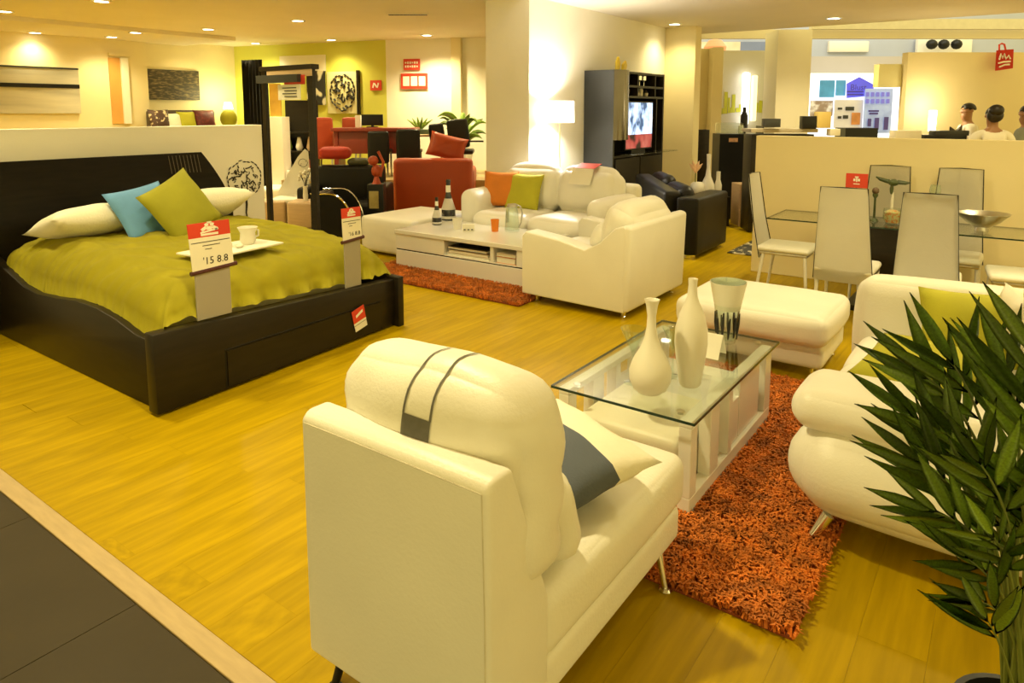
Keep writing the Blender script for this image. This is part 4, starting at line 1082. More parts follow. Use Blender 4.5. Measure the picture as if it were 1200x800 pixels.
# black chair with chrome arcs
p = at(398, 250, 8.7)
t = thing('black_arc_chair', 'black easy chair with quarter-round sides edged in chrome, behind the bed', 'chair', (p.x, p.y, 0))
cc = lambda u, v, z: Vector((p.x, p.y, 0)) + r3 * u + f3 * v + Vector((0, 0, z))
def quarter(v0, v1):
    b = B(); pts = [(-.28, .03), (-.28, .70)] + [(-.05 + .30 * math.sin(a), .70 - .52 * (1 - math.cos(a)) ) for a in [k * PI / 2 / 9 for k in range(10)]] + [(.25, .03)]
    A = [b.bm.verts.new(cc(u, v0, z)) for u, z in pts]; Z = [b.bm.verts.new(cc(u, v1, z)) for u, z in pts]; n = len(pts)
    b.bm.faces.new(A); b.bm.faces.new(Z[::-1])
    for k in range(n): b.bm.faces.new((A[k], Z[k], Z[(k + 1) % n], A[(k + 1) % n]))
    bmesh.ops.recalc_face_normals(b.bm, faces=b.bm.faces)
    return b, [cc(u, v0 - .006, z) for u, z in pts[1:]]
for v0, off in ((-.28, 0), (.30, 0)):
    b, edge = quarter(v0, v0 + .05)
    sp = obj('side_panel', b, BLACK, t, smooth=False)
    o = obj('chrome_edge', B().tube(edge, .010, 6), CHROME, sp)
obj('seat', lb(B(), p, 0, .03, .28, (.5, .52, .24), .05), BLACK, t)
obj('backrest', lb(B(), p, -.2, .03, .48, (.16, .52, .44), .05), BLACK, t)
# black sofa and red cushion, red ornament, framed photo
p = at(412, 205, 10.4)
t = thing('black_sofa', 'long black leather sofa behind the chrome-edged chair', 'sofa', (p.x, p.y, 0))
obj('backrest', lb(B(), p, 0, 0, .48, (1.0, .26, .84), .06), BLACK, t)
obj('seat', lb(B(), p, 0, -.42, .22, (1.0, .66, .40), .06), BLACK, t)
obj('arm', lb(B(), p, -.52, -.3, .34, (.18, .9, .6), .05), BLACK, t); obj('arm', lb(B(), p, .52, -.3, .34, (.18, .9, .6), .05), BLACK, t)
c = at(393, 179, 10.4)
solo('red_bolster', 'red bolster cushion on top of the black sofa', 'cushion', B().rbox(c, (.46, .2, .17), .07, .01, M=RZ(YAW)), mat('red_cotton', (.45, .03, .015), .7, ns=6, na=.1))
c = at(420, 183, 10.42); c.z = .945
solo('dark_green_bolster', 'dark green bolster beside the red one on the black sofa', 'cushion', B().rbox(c, (.30, .2, .10), .045, .01, M=RZ(YAW)), mat('dark_green_cotton', (.06, .06, .03), .7, ns=6, na=.1))
p = at(441, 200, 9.6)
t = thing('black_pedestal', 'narrow black pedestal with a framed picture, left of the red chair', 'pedestal', (p.x, p.y, 0))
obj('column', lb(B(), p, 0, 0, .35, (.22, .22, .70), .006), BLACKP, t)
obj('picture', lb(B(), p, -.02, -.118, .49, (.13, .012, .24), .002), ramp_mat('landscape_print', [(0, (.1, .09, .03)), (.5, (.35, .28, .09)), (1, (.55, .45, .2))], 9), t)
c = Vector((p.x, p.y, .70))
solo('red_sculpture', 'twisted red sculpture standing on the black pedestal', 'sculpture', B().lathe([(0, 0), (.07, 0), (.05, .03), (.03, .1), (0, .1)], c, 12).ball(c + Vector((0, 0, .18)), (.07, .07, .09), 10).ball(c + r3 * -.04 + Vector((0, 0, .32)), (.09, .06, .07), 10).tube([c + r3 * .05 + Vector((0, 0, .1)), c + r3 * .1 + Vector((0, 0, .3)), c + r3 * .03 + Vector((0, 0, .45))], .02, 8), REDC)

# red two-seat tub chair
p = at(508, 205, 11.0)
t = thing('red_tub_chair', 'wide brick red leather tub chair seen from behind, left of the pillar', 'armchair', (p.x, p.y, 0))
obj('shell_back', lb(B(), p, 0, 0, .52, (1.25, .26, .88), .08, 4), REDC, t)
for s_ in (-1, 1): obj('arm', lb(B(), p, s_ * .54, .40, .44, (.2, .9, .7), .07, 4), REDC, t)
obj('seat', lb(B(), p, 0, .45, .26, (1.0, .7, .36), .06), REDC, t)
c = at(524, 172, 11.2)
solo('red_cushion', 'brick red cushion poking above the back of the red tub chair', 'cushion', B().pillow(.62, .40, .16, Matrix.Translation(c) @ RZ(YAW) @ RX(1.3) @ RZ(-.25), 10, 3), REDC, ang=180)

# raised stage with the red dining set and the office corner
stage = B(); a_ = at(360, 200, 13.3); 
struct('floor_stage', lb(B(), at(470, 200, 12.9), 0, 0, .275, (3.6, 2.6, .55), .0), mat('stage_floor', (.42, .30, .14), .5, ns=4, na=.1))
p = at(441, 150, 12.7); zs = .55
t = thing('red_dining_table', 'dark red lacquered dining table at the back left', 'table', (p.x, p.y, zs))
obj('top', lb(B(), p, 0, 0, 1.37, (1.5, .66, .06), .006), REDD, t)
obj('apron', lb(B(), p, -.05, -.2, 1.14, (1.3, .05, .4), .006), REDD, t)
for u in (-.68, .68): obj('leg', lb(B(), p, u, 0, .945, (.08, .5, .79), .006), REDD, t)
def red_chair(px, py, Y, h, w, m, lab, tilt=0.0):
    p = at(px, py, Y); t = thing('red_dining_chair' if m is REDC else 'dark_dining_chair', lab, 'chair', (p.x, p.y, zs), 'chairs at the red dining table')
    zt = at(px, py, Y).z
    obj('backrest', B().rbox((p.x, p.y, zt - h / 2), (w, .07, h), .034, .01, M=RZ(YAW + tilt)), m, t)
    obj('seat', lb(B(), p, 0, .2 if Y < 13 else -.2, zs + .45, (w, .42, .06), .02), m, t)
    for u in (-1, 1):
        for v in (-1, 1): obj('leg', lb(B(), p, u * w * .42, (.2 if Y < 13 else -.2) + v * .18, zs + .21, (.03, .03, .42), 0), STEEL, t)
red_chair(378, 138, 12.9, .75, .36, REDC, 'tall red dining chair at the left end of the red table', .5)
red_chair(412, 138, 13.35, .6, .36, REDC, 'red dining chair behind the red table, below the maze picture')
red_chair(443, 154, 12.1, .55, .36, BLACK, 'dark dining chair in front of the red table, left one')
red_chair(478, 152, 12.1, .55, .40, BLACK, 'dark dining chair in front of the red table, right one')
def monitor(px0, py0, px1, py1, Y, zb, lab, dark=True):
    p = at((px0 + px1) / 2, py1, Y); z0, z1 = at(px0, py1, Y).z, at(px0, py0, Y).z; w = (px1 - px0) / FPX * Y
    t = thing('computer_monitor', lab, 'monitor', (p.x, p.y, zb))
    obj('screen', lb(B(), p, 0, 0, (z0 + z1) / 2, (w, .04, z1 - z0), .006), BLACKP, t)
    obj('stand', lb(B(), p, 0, .02, (zb + z0) / 2 + .02, (.05, .05, max(.03, z0 - zb + .04)), 0), BLACKP, t)
    obj('foot', lb(B(), p, 0, .02, zb + .008, (.2, .16, .016), .002), BLACKP, t)
monitor(424, 134, 449, 147, 13.0, 1.40, 'black monitor standing on the red dining table')
c = at(422, 141, 12.95)
solo('white_box', 'small white box left of the black monitor on the red table', 'box', lb(B(), c, -.03, 0, 1.51, (.10, .12, .22), .006), CARD)
# office corner at the back wall
p = at(508, 150, 13.25)
t = thing('office_desk', 'pale office desk by the white back wall', 'desk', (p.x, p.y, zs))
obj('top', lb(B(), p, 0, 0, 1.24, (.8, .4, .04), .004), BEECH, t)
for u in (-.35, .35): obj('leg', lb(B(), p, u, 0, .885, (.05, .36, .67), 0), BEECH, t)
c = at(492, 142, 13.25)
t = thing('desk_plant', 'small green pot plant on the pale office desk', 'plant', (c.x, c.y, 1.26))
obj('pot', lb(B(), c, .05, 0, 1.31, (.26, .14, .10), .01), mat('green_pot', (.06, .09, .05), .4, ns=5, na=.1), t)
for k in range(6):
    a = -.6 + k * .24
    obj('leaf', B().tube([Vector((c.x, c.y, 1.34)), Vector((c.x, c.y, 1.46)) + r3 * a * .2, Vector((c.x, c.y, 1.60 - abs(a) * .1)) + r3 * a * .4], [.02, .03, .006], 6), LEAF, t)
def office_chair(px, py, Y, w, h, lab, m=BLACK):
    p = at(px, py, Y); zt = p.z
    t = thing('office_chair', lab, 'chair', (p.x, p.y, zs))
    obj('backrest', B().rbox((p.x, p.y, zt - h / 2), (w, .08, h), .035, .01, M=RZ(YAW) @ RY(-.12)), m, t)
    obj('seat', lb(B(), p, .1, -.15, zt - h - .05, (w, .45, .08), .03), m, t)
    obj('armrest', lb(B(), p, .30, -.15, zt - h * .75, (.3, .04, .03), .006), BLACKP, t)
    b = B(); q0 = Vector((p.x, p.y, 0)) + r3 * .1 + f3 * -.15
    b.cyl((q0.x, q0.y, zs + .08), (q0.x, q0.y, zt - h - .08), .03, n=10)
    for k in range(5):
        a = 2 * PI * k / 5; b.cyl((q0.x, q0.y, zs + .08), (q0.x + .28 * math.cos(a), q0.y + .28 * math.sin(a), zs + .03), .018, n=8)
    obj('base', b, CHROME, t)
office_chair(537, 140, 12.3, .36, .50, 'black office chair in front of the tall leafy plant')
office_chair(512, 145, 12.6, .26, .42, 'smaller black office chair left of the one before the leafy plant')
p = at(541, 130, 12.98)
t = thing('leafy_plant', 'tall leafy plant behind the black office chair, beside the pillar', 'plant', (p.x, p.y, zs))
obj('pot', B().lathe([(0, 0), (.16, 0), (.2, .4), (.17, .4), (0, .36)], (p.x, p.y, zs), 18), CERAM, t)
for k in range(16):
    a = k * 2.4; z0 = 1.2 + .05 * (k % 8); s_ = Vector((math.cos(a), math.sin(a), 0)); q0 = Vector((p.x, p.y, z0 - .3))
    pts = [q0, q0 + s_ * .12 + Vector((0, 0, .38)), q0 + s_ * .30 + Vector((0, 0, .42 + .03 * (k % 5))), q0 + s_ * .48 + Vector((0, 0, .30 + .04 * (k % 6)))]
    obj('leaf', B().tube([bez(pts, j / 7) for j in range(8)], [.008, .02, .04, .05, .05, .04, .025, .004], 5), LEAF, t)
obj('trunk', B().cyl((p.x, p.y, zs + .36), (p.x, p.y, 1.55), .03, n=8), STEM, t)
c, w, h = W_BACK.rect(530, 50, 541, 150, .06); struct('trim_8', B().box((c.x, c.y, 1.55), (w, .12, 3.1), rz=W_BACK.ang), PAINT2)

# ---- pictures and notices on the far walls
def picture(name, W, px0, py0, px1, py1, lab, cat, m, frame=None, t=.04):
    c, w, h = W.rect(px0, py0, px1, py1, .03)
    r = thing(name, lab, cat, c)
    obj('canvas', B().box(c, (w, t, h), .003, rz=W.ang), m, r, smooth=False)
    if frame:
        b = B()
        for (du, dz, ww, hh) in ((0, h / 2, w + .05, .04), (0, -h / 2, w + .05, .04), (-w / 2, 0, .04, h + .04), (w / 2, 0, .04, h + .04)):
            q = c + W.d * du + Vector((0, 0, dz)) + W.n * .01; b.box(q, (ww, t + .02, hh), rz=W.ang)
        obj('frame', b, frame, r, smooth=False)
    return r, c, w, h
r, c, w, h = picture('striped_canvas', W_LEFT, -70, 77, 98, 133, 'wide grey canvas with one dark horizontal stripe on the left wall', 'painting', mat('grey_canvas', (.50, .47, .36), .8, ns=1.2, na=.25, stretch=(1, .4, 4)))
obj('stripe', B().box((c.x + .025, c.y, c.z + h * .10), (.01, w, .07)), BLACKP, r, smooth=False)
obj('top_edge', B().box((c.x + .022, c.y, c.z + h * .49), (.012, w, .03)), CHAR, r, smooth=False)
picture('dark_textured_picture', W_L2, 171, 82, 234, 117, 'dark gold-flecked textured picture above the far sofa', 'painting',
        ramp_mat('gold_fleck', [(0, (.02, .016, .01)), (.48, (.05, .04, .02)), (.6, (.16, .12, .05)), (1, (.5, .4, .16))], 9, detail=8, stretch=(1, 1, 3.5)))
p = W_L2.hit(212, 140, .5)
t = thing('far_sofa', 'dark brown sofa with cushions under the textured picture', 'sofa', (p.x, p.y, 0))
zt = W_L2.hit(212, 129, .5).z
c, w, h = W_L2.rect(175, 129, 251, 150, .3)
obj('backrest', B().box((c.x, c.y, zt - .35), (.2, w, .7), .05, 3), mat('dark_brown_leather', (.06, .04, .02), .5, ns=4, na=.1), t)
obj('seat', B().box((c.x + .45, c.y, zt - .62), (.8, w, .4), .05, 3), MATS['dark_brown_leather'], t)
obj('plinth', B().box((c.x + .45, c.y, (zt - .8) / 2), (1.0, w, max(.05, zt - .8)), .01), PAINT2, t)
for (px0, px1, py0, m, lab) in ((178, 196, 131, ramp_mat('spotted_cloth', [(0, (.03, .02, .012)), (.55, (.07, .03, .015)), (.62, (.6, .5, .3)), (1, (.7, .6, .35))], 14), 'brown spotted cushion at the left end of the far sofa'),
                           (211, 228, 135, GREENC, 'lime cushion in the middle of the far sofa'),
                           (230, 250, 131, ramp_mat('red_spot_cloth', [(0, (.04, .012, .01)), (.5, (.12, .015, .012)), (1, (.35, .06, .03))], 14), 'dark red patterned cushion at the right end of the far sofa'),
                           (194, 211, 139, LINEN, 'pale cushion left of the lime one on the far sofa')):
    q = W_L2.hit((px0 + px1) / 2, (py0 + 150) / 2, .62); ww = (px1 - px0) / FPX * 18.5
    solo('sofa_cushion', lab, 'cushion', B().pillow(ww, .42, .16, Matrix.Translation((q.x, q.y, q.z)) @ RZ(PI / 2) @ RX(1.3), 8, px0), m, 'cushions on the far sofa', ang=180)
q = W_L2.hit(268, 140, .55)
t = thing('green_table_lamp', 'small glowing table lamp with a green body in the lime corner', 'lamp', (q.x, q.y, q.z - .2))
obj('body', B().ball((q.x, q.y, q.z + .02), (.17, .17, .2), 14), GREENC, t)
obj('shade', B().lathe([(.10, .22), (.07, .36), (0, .36), (0, .35), (.065, .35), (.095, .22), (.10, .22)], (q.x, q.y, q.z), 18), SHADE_ON, t)
ld = bpy.data.lights.new('table_lamp_bulb', 'POINT'); ld.energy = 26; ld.color = (1, .9, .45); ld.shadow_soft_size = .08
lo = bpy.data.objects.new('table_lamp_bulb', ld); COL.objects.link(lo); lo.parent = t; lo.location = Vector((q.x, q.y, q.z + .45)) - ORG[t.name]
solo('lamp_stand', 'pale plinth carrying the green table lamp', 'plinth', B().span(q.x - .25, q.x + .25, q.y - .25, q.y + .25, 0, q.z - .18, .006), PAINT2)
# black curtain beside the frame, light niche, dark pattern panel, maze picture, red square
cur = B(); c, w, h = W_GREEN.rect(285, 70, 309, 160, .5)
rows = []
for i in range(2):
    rows.append([cur.bm.verts.new(c + W_GREEN.d * (w * (j / 24 - .5)) + W_GREEN.n * (.03 * math.sin(j * 1.6)) + Vector((0, 0, h / 2 if i else -c.z + .02))) for j in range(25)])
for j in range(24): cur.bm.faces.new((rows[0][j], rows[0][j + 1], rows[1][j + 1], rows[1][j]))
bmesh.ops.solidify(cur.bm, geom=cur.bm.faces[:], thickness=.015)
solo('black_curtain', 'black pleated curtain hanging before the lime wall', 'curtain', cur, mat('black_cloth', (.014, .012, .010), .85, ns=8, na=.2))
c, w, h = W_GREEN.rect(328, 65, 381, 84, .02)
solo('cream_wall_panel', 'cream painted panel high on the lime wall', 'panel', B().box(c, (w, .03, h), rz=W_GREEN.ang), PAINT)
picture('black_script_panel', W_GREEN, 360, 83, 381, 123, 'black panel with white brush marks, right of the display frame', 'painting',
        ramp_mat('brush_marks', [(0, (.02, .02, .02)), (.52, (.02, .02, .02)), (.56, (.7, .66, .5)), (.62, (.7, .66, .5)), (.66, (.02, .02, .02)), (1, (.02, .02, .02))], 3.2, detail=1))
r, c, w, h = picture('maze_picture', W_GREEN, 384, 84, 420, 133, 'pale picture of a round black maze-like drawing on the lime wall', 'painting', mat('pale_canvas', (.66, .62, .34), .7, ns=2, na=.05))
squiggle_disc('maze', r, *(c + W_GREEN.n * .03), .30, .36, W_GREEN.n, W_GREEN.d, INK, 46, 5, .016)
obj('side_edge', B().box(c + W_GREEN.d * (w / 2), (.05, .07, h * 1.05), rz=W_GREEN.ang), BLACKW, r, smooth=False)
def notice(W, px0, py0, px1, py1, lab):
    c, w, h = W.rect(px0, py0, px1, py1, .03); r = thing('red_notice', lab, 'notice', c)
    obj('board', B().box(c, (w, .02, h), rz=W.ang), RED, r, smooth=False); return r, c, w, h
r, c, w, h = notice(W_GREEN, 434, 94, 447, 106, 'small square red notice on the lime wall right of the maze picture')
b = B()
for k, (u, a) in enumerate(((-.2, .3), (0, -.6), (.2, .3))): b.box(c + W_GREEN.d * (u * w) + W_GREEN.n * .013, (.03, .004, h * .5), M=RZ(W_GREEN.ang) @ RY(a))
obj('mark', b, PRINT, r, smooth=False)
r, c, w, h = notice(W_BACK, 473, 69, 492, 82, 'red notice with two lines of white lettering on the white back wall')
ln = B()
for k in range(2):
    for j in range(6): ln.box(c + W_BACK.d * (w * (-.36 + .14 * j)) + W_BACK.n * .013 + Vector((0, 0, h * (.16 - .34 * k))), (w * .09, .004, h * (.2 if (j + k) % 3 else .13)), rz=W_BACK.ang)
obj('lettering', ln, PRINT, r, smooth=False)
r, c, w, h = notice(W_BACK, 470, 86, 501, 104, 'wide red board with three white pictures on the white back wall')
for k in range(3):
    obj('white_picture', B().box(c + W_BACK.d * (w * (-.30 + .30 * k)) + W_BACK.n * .013, (w * .24, .006, h * .62), rz=W_BACK.ang), PRINT, r, smooth=False)

# ================================================================== lamp wall: floor lamp, bookcase
q = Vector((-4.70, 7.55, 0))
t = thing('floor_lamp', 'lit floor lamp with a white drum shade behind the loveseat', 'lamp', q)
obj('base', B().lathe([(0, 0), (.14, 0), (.14, .015), (.02, .03), (0, .03)], q, 24), CHROME, t)
obj('pole', B().cyl(q, q + Vector((0, 0, 1.55)), .010, n=10), CHROME, t)
obj('shade', B().lathe([(.185, 1.555), (.18, 1.825), (.176, 1.825), (.181, 1.555), (.185, 1.555)], q, 32), SHADE_ON, t)
ld = bpy.data.lights.new('floor_lamp_bulb', 'POINT'); ld.energy = 115; ld.color = (1, .95, .86); ld.shadow_soft_size = .06
lo = bpy.data.objects.new('floor_lamp_bulb', ld); COL.objects.link(lo); lo.parent = t; lo.location = (0, 0, 1.70)

CX0, CX1, CY0, CY1, CZ = -4.955, -4.49, 8.60, 10.28, 2.26
t = thing('bookcase', 'tall black bookcase with a grey side and a built-in screen on the lamp wall', 'bookcase', (-4.7, 9.44, 0))
obj('side_panel', B().span(CX0, CX1, CY0, CY0 + .04, 0, CZ, .003), CHAR, t, smooth=False)
obj('side_panel', B().span(CX0, CX1, CY1 - .04, CY1, 0, CZ, .003), BLACKW, t, smooth=False)
obj('back_panel', B().span(CX0, CX0 + .02, CY0 + .04, CY1 - .04, 0, CZ), BLACKW, t, smooth=False)
for z in (.05, .55, 1.06, 1.90, 2.05, 2.24):
    obj('shelf', B().span(CX0 + .02, CX1, CY0 + .04, CY1 - .04, z - .015, z + .015), BLACKW, t, smooth=False)
for y in (9.35, 9.95): obj('divider', B().span(CX0 + .02, CX1, y - .012, y + .012, 1.915, 2.225), BLACKW, t, smooth=False)
obj('divider', B().span(CX0 + .02, CX1, 10.0, 10.024, 1.075, 1.885), BLACKW, t, smooth=False)
o = obj('pilaster', B().prism([(CX1, CY0)] + [(CX1 + .10 * math.sin(a), CY0 + .19 - .19 * math.cos(a)) for a in [k * PI / 8 for k in range(1, 8)]] + [(CX1, CY0 + .36)], 1.30, CZ, 'z'), mat('smoked_chrome', (.16, .14, .11), .2, .8, ns=3, na=.1), t); o['label'] = 'glossy rounded pilaster'
for z0, z1 in ((.07, .52), (.58, 1.03)):
    for y0, y1 in ((8.66, 9.42), (9.45, 10.22)): obj('door', B().span(CX1, CX1 + .018, y0, y1, z0, z1, .002), BLACKW, t, smooth=False)
obj('glass_ledge', B().span(CX1, CX1 + .22, 8.85, 10.36, 1.085, 1.10, .002), GLASST, t, smooth=False)
t = thing('television', 'lit television screen showing a blue and white picture in the black bookcase', 'television', (CX1 - .1, 9.35, 1.09))
obj('case', B().span(CX1 - .06, CX1 - .005, 8.98, 9.88, 1.14, 1.84, .006), BLACKP, t, smooth=False)
obj('screen', B().span(CX1 - .004, CX1 + .002, 9.00, 9.86, 1.36, 1.82), ramp_mat('tv_picture', [(0, (.01, .02, .05)), (.4, (.04, .09, .2)), (.47, (.35, .5, .8)), (.62, (.75, .85, 1)), (1, (.9, .95, 1))], 3.0, detail=3, emit=1.15, stretch=(1, 1.6, 1.2)), t, smooth=False)
obj('screen', B().span(CX1 - .004, CX1 + .002, 9.00, 9.86, 1.16, 1.36), ramp_mat('tv_picture_low', [(0, (.02, .01, .01)), (.45, (.03, .015, .02)), (.55, (.5, .08, .10)), (1, (.75, .35, .35))], 3.6, detail=2, emit=.3), t, smooth=False)
obj('foot', B().span(CX1 - .12, CX1 - .01, 9.2, 9.66, 1.076, 1.14, .004), BLACKP, t, smooth=False)
ORN = ((9.05, 1.915, 0, 'round steel ornament at the left of the middle shelf of the black bookcase'), (9.2, 1.915, 1, 'pale upright ornament at the left of the middle shelf of the black bookcase'),
       (9.45, 2.065, 2, 'left stemmed glass on the top shelf of the black bookcase'), (9.6, 2.065, 2, 'second stemmed glass from the left on the top shelf of the black bookcase'), (9.75, 2.065, 2, 'third stemmed glass from the left on the top shelf of the black bookcase'),
       (9.5, 1.915, 0, 'left round steel ornament in the centre bay of the black bookcase'), (9.65, 1.915, 1, 'pale upright ornament in the centre bay of the black bookcase'), (9.8, 1.915, 0, 'right round steel ornament in the centre bay of the black bookcase'),
       (10.1, 1.915, 2, 'stemmed glass in the narrow right bay of the black bookcase'), (10.12, 1.075, 1, 'pale upright ornament to the right of the television'), (10.1, 2.065, 2, 'stemmed glass at the top right corner of the black bookcase'))
for (y, z, kind, lab) in ORN:
    prof = ([(0, 0), (.04, 0), (.05, .05), (.02, .1), (0, .1)], [(0, 0), (.03, 0), (.035, .09), (.02, .12), (0, .12)], [(0, 0), (.035, .003), (.005, .01), (.005, .06), (.035, .09), (.035, .15), (.03, .15), (.03, .09), (0, .065)])[kind]
    solo('shelf_glass' if kind == 2 else 'shelf_ornament', lab, 'glass' if kind == 2 else 'ornament', B().lathe(prof, (CX1 - .1, y, z), 14), (STEEL, CERAM, CHROME)[kind], 'ornaments in the black bookcase')
t = thing('yellow_ornament', 'pair of bright yellow leaf ornaments on top of the black bookcase', 'ornament', (-4.6, 8.95, CZ))
ym = mat('yellow_glaze', (.65, .48, .02), .3, ns=4, na=.1)
obj('leaf', B().prism([(8.86, CZ), (8.95, CZ), (8.97, CZ + .1), (8.92, CZ + .2), (8.87, CZ + .12)], -4.62, -4.58, 'x', .01), ym, t)
obj('leaf', B().prism([(8.97, CZ), (9.06, CZ), (9.10, CZ + .08), (9.06, CZ + .15), (8.98, CZ + .09)], -4.58, -4.54, 'x', .01), ym, t)

# ================================================================== black sofa group and console with vases
t = thing('black_leather_sofa', 'black leather sofa behind the side-on white armchair', 'sofa', (-3.4, 8.2, 0))
A, Z = Vector((-3.22, 7.72, 0)), Vector((-4.15, 8.85, 0)); d = (Z - A).normalized(); nn = Vector((-d.y, d.x, 0)); nn = -nn if nn.dot(Vector((1, 1, 0))) < 0 else nn
an = math.atan2(d.y, d.x); mid = (A + Z) / 2
bb = B().box((0, 0, 0), ((Z - A).length, .22, .74), .05, 4)
for v_ in bb.bm.verts:
    if v_.co.z > 0: v_.co.z += .05 * (v_.co.x / .8)
bmesh.ops.transform(bb.bm, matrix=Matrix.Translation((mid.x, mid.y, .43)) @ RZ(an), verts=bb.bm.verts)
obj('backrest', bb, BLACK, t)
c = mid + nn * .36 + d * .25
obj('seat', B().box((c.x, c.y, .25), ((Z - A).length - .5, .6, .38), .06, 4, rz=an), BLACK, t)
obj('back_cushion', B().rbox((mid.x + nn.x * .18 + d.x * .35, mid.y + nn.y * .18 + d.y * .35, .68), (.7, .2, .38), .09, .02, M=RZ(an), wr=.01), BLACK, t, ang=180)
obj('back_cushion', B().rbox((mid.x + nn.x * .18 - d.x * .38, mid.y + nn.y * .18 - d.y * .38, .64), (.7, .2, .34), .09, .02, M=RZ(an), wr=.01), BLACK, t, ang=180)
for k in (0, 1):
    q = (A if k == 0 else Z) + nn * .2 + d * (.1 if k == 0 else -.1); obj('leg', B().cyl((q.x, q.y, 0), (q.x, q.y, .08), .03, n=12), CHROME, t)
t = thing('black_arm_block', 'black leather ottoman block with chrome foot, right end of the black sofa', 'ottoman', (-3.0, 8.1, 0))
obj('body', B().rbox((-3.0, 8.10, .38), (.26, 1.02, .66), .03, .004, k=3, m=5), BLACK, t)
for y in (7.66, 8.54): obj('foot', B().lathe([(0, 0), (.06, 0), (.075, .05), (0, .05)], (-2.98, y, 0), 16), CHROME, t)
t = thing('vase_console', 'dark console table carrying white vases behind the black leather block', 'console', (-3.45, 9.1, 0))
p = at(828, 232, 10.4)
obj('top', lb(B(), p, 0, 0, .42, (.60, .4, .04), .004), BLACKW, t)
for u in (-.27, .27): obj('leg', lb(B(), p, u, 0, .20, (.05, .36, .40), 0), BLACKW, t)
for (px, h, kind, lab) in ((829, .62, 0, 'tall white bottle vase with a long neck on the dark console'), (841, .36, 1, 'short white vase with a dark ring at the right of the dark console'), (817, .2, 2, 'squat white pot at the left of the dark console')):
    q = at(px, 230, 10.4); z = .44
    prof = ([(0, 0), (.09, 0), (.11, .06), (.09, .18), (.04, .30), (.025, .42), (.03, h), (0, h)], [(0, 0), (.05, 0), (.055, .16), (.03, .24), (.03, h), (0, h)], [(0, 0), (.08, 0), (.12, .08), (.10, .17), (.07, h), (0, h)])[kind]
    solo('white_vase', lab, 'vase', B().lathe(prof, (q.x, q.y, z), 20), CERAM, 'white vases on the dark console')
q = at(815, 210, 10.4)
t = thing('lily_stem', 'pink and cream lily bloom beside the white vases', 'flower', (q.x, q.y, .44))
obj('stem', B().cyl((q.x, q.y, .44), (q.x, q.y, .80), .008, n=6), STEM, t)
for k in range(6):
    a = k * PI / 3; e = Vector((q.x, q.y, .80)) + r3 * math.cos(a) * .10 + Vector((0, 0, .12 + .05 * math.sin(a)))
    obj('petal', B().tube([(q.x, q.y, .78), (Vector((q.x, q.y, .82)) + e) / 2, e], [.008, .028, .004], 6), mat('lily_petal', (.75, .48, .28), .6, ns=9, na=.15), t)
solo('bookshelf_niche', 'narrow dark shelf unit left of the white vases', 'shelf', upright(814, 830, 12.6, 0, at(820, 152, 12.6).z, .3, .004), BLACKW)
p = at(859, 190, 10.9)
t = thing('black_cabinet', 'tall black cabinet with a small gift label beyond the low dining partition', 'cabinet', (p.x, p.y, 0))
zt = at(859, 157, 10.9).z
obj('body', lb(B(), p, 0, .2, zt / 2, (.44, .4, zt), .004), BLACKP, t, smooth=False)
o = obj('gift_label', lb(B(), p, -.01, -.004, at(857, 164, 10.9).z, (.14, .008, .06), .001), mat('tan_label', (.45, .25, .12), .6, ns=30, na=.3), t, smooth=False)
obj('box_top', lb(B(), p, -.02, .2, zt + .09, (.36, .3, .17), .02), GLASS, t)
p = at(879, 190, 11.3)
t = thing('open_rack', 'dark open rack with pale boards right of the black cabinet', 'shelf', (p.x, p.y, 0))
for k in range(5): obj('board', lb(B(), p, .02, .1, .25 + .29 * k, (.3, .3, .02), 0), STEEL, t, smooth=False)
for u in (-.12, .17): obj('upright', lb(B(), p, u, .1, .73, (.025, .3, 1.46), 0), BLACKP, t, smooth=False)
p = at(872, 140, 11.4)
solo('dark_bottle', 'dark bottle with green label standing on the open rack', 'bottle', B().lathe([(0, 0), (.06, 0), (.06, .2), (.03, .27), (.03, .34), (0, .34)], (p.x, p.y, 1.42), 14), BLACKP)
solo('pattern_mat', 'black and white patterned mat on the floor beyond the black block', 'mat', B().span(-2.72, -2.28, 8.2, 9.4, .001, .012, .002), ramp_mat('mat_print', [(0, (.03, .03, .02)), (.5, (.05, .04, .03)), (.54, (.7, .62, .4)), (1, (.7, .62, .4))], 9, detail=3, interp='CONSTANT'))
solo('beige_box', 'pale beige storage box beyond the low dining partition', 'box', upright(868, 882, 10.2, 0.0, .62, .4, .006), BEECH)
# counter behind the low partition
p = at(918, 150, 9.6)
t = thing('bar_counter', 'dark topped bar counter behind the low dining partition', 'counter', (p.x, p.y, 0))
obj('top', lb(B(), p, .02, .2, at(918, 153, 9.6).z, (.92, .4, .05), .004), mat('counter_top', (.42, .36, .26), .4, ns=5, na=.1), t)
obj('front', lb(B(), p, .02, .22, .7, (.86, .34, 1.36), .004), BLACKW, t)
for (px0, py0, px1, py1, m, lab) in ((941, 136, 957, 151, BLACKP, 'small black till on the bar counter'), (896, 139, 915, 149, CHAR, 'row of small dark boxes on the bar counter'), (958, 131, 974, 150, mat('yellow_box', (.72, .55, .2), .6, ns=4, na=.05), 'yellow carton right of the black till'), (973, 151, 985, 159, CARD, 'white card box on the bar counter')):
    solo('counter_box', lab, 'box', face(px0, py0, px1, py1, 9.55, .12, .006), m)

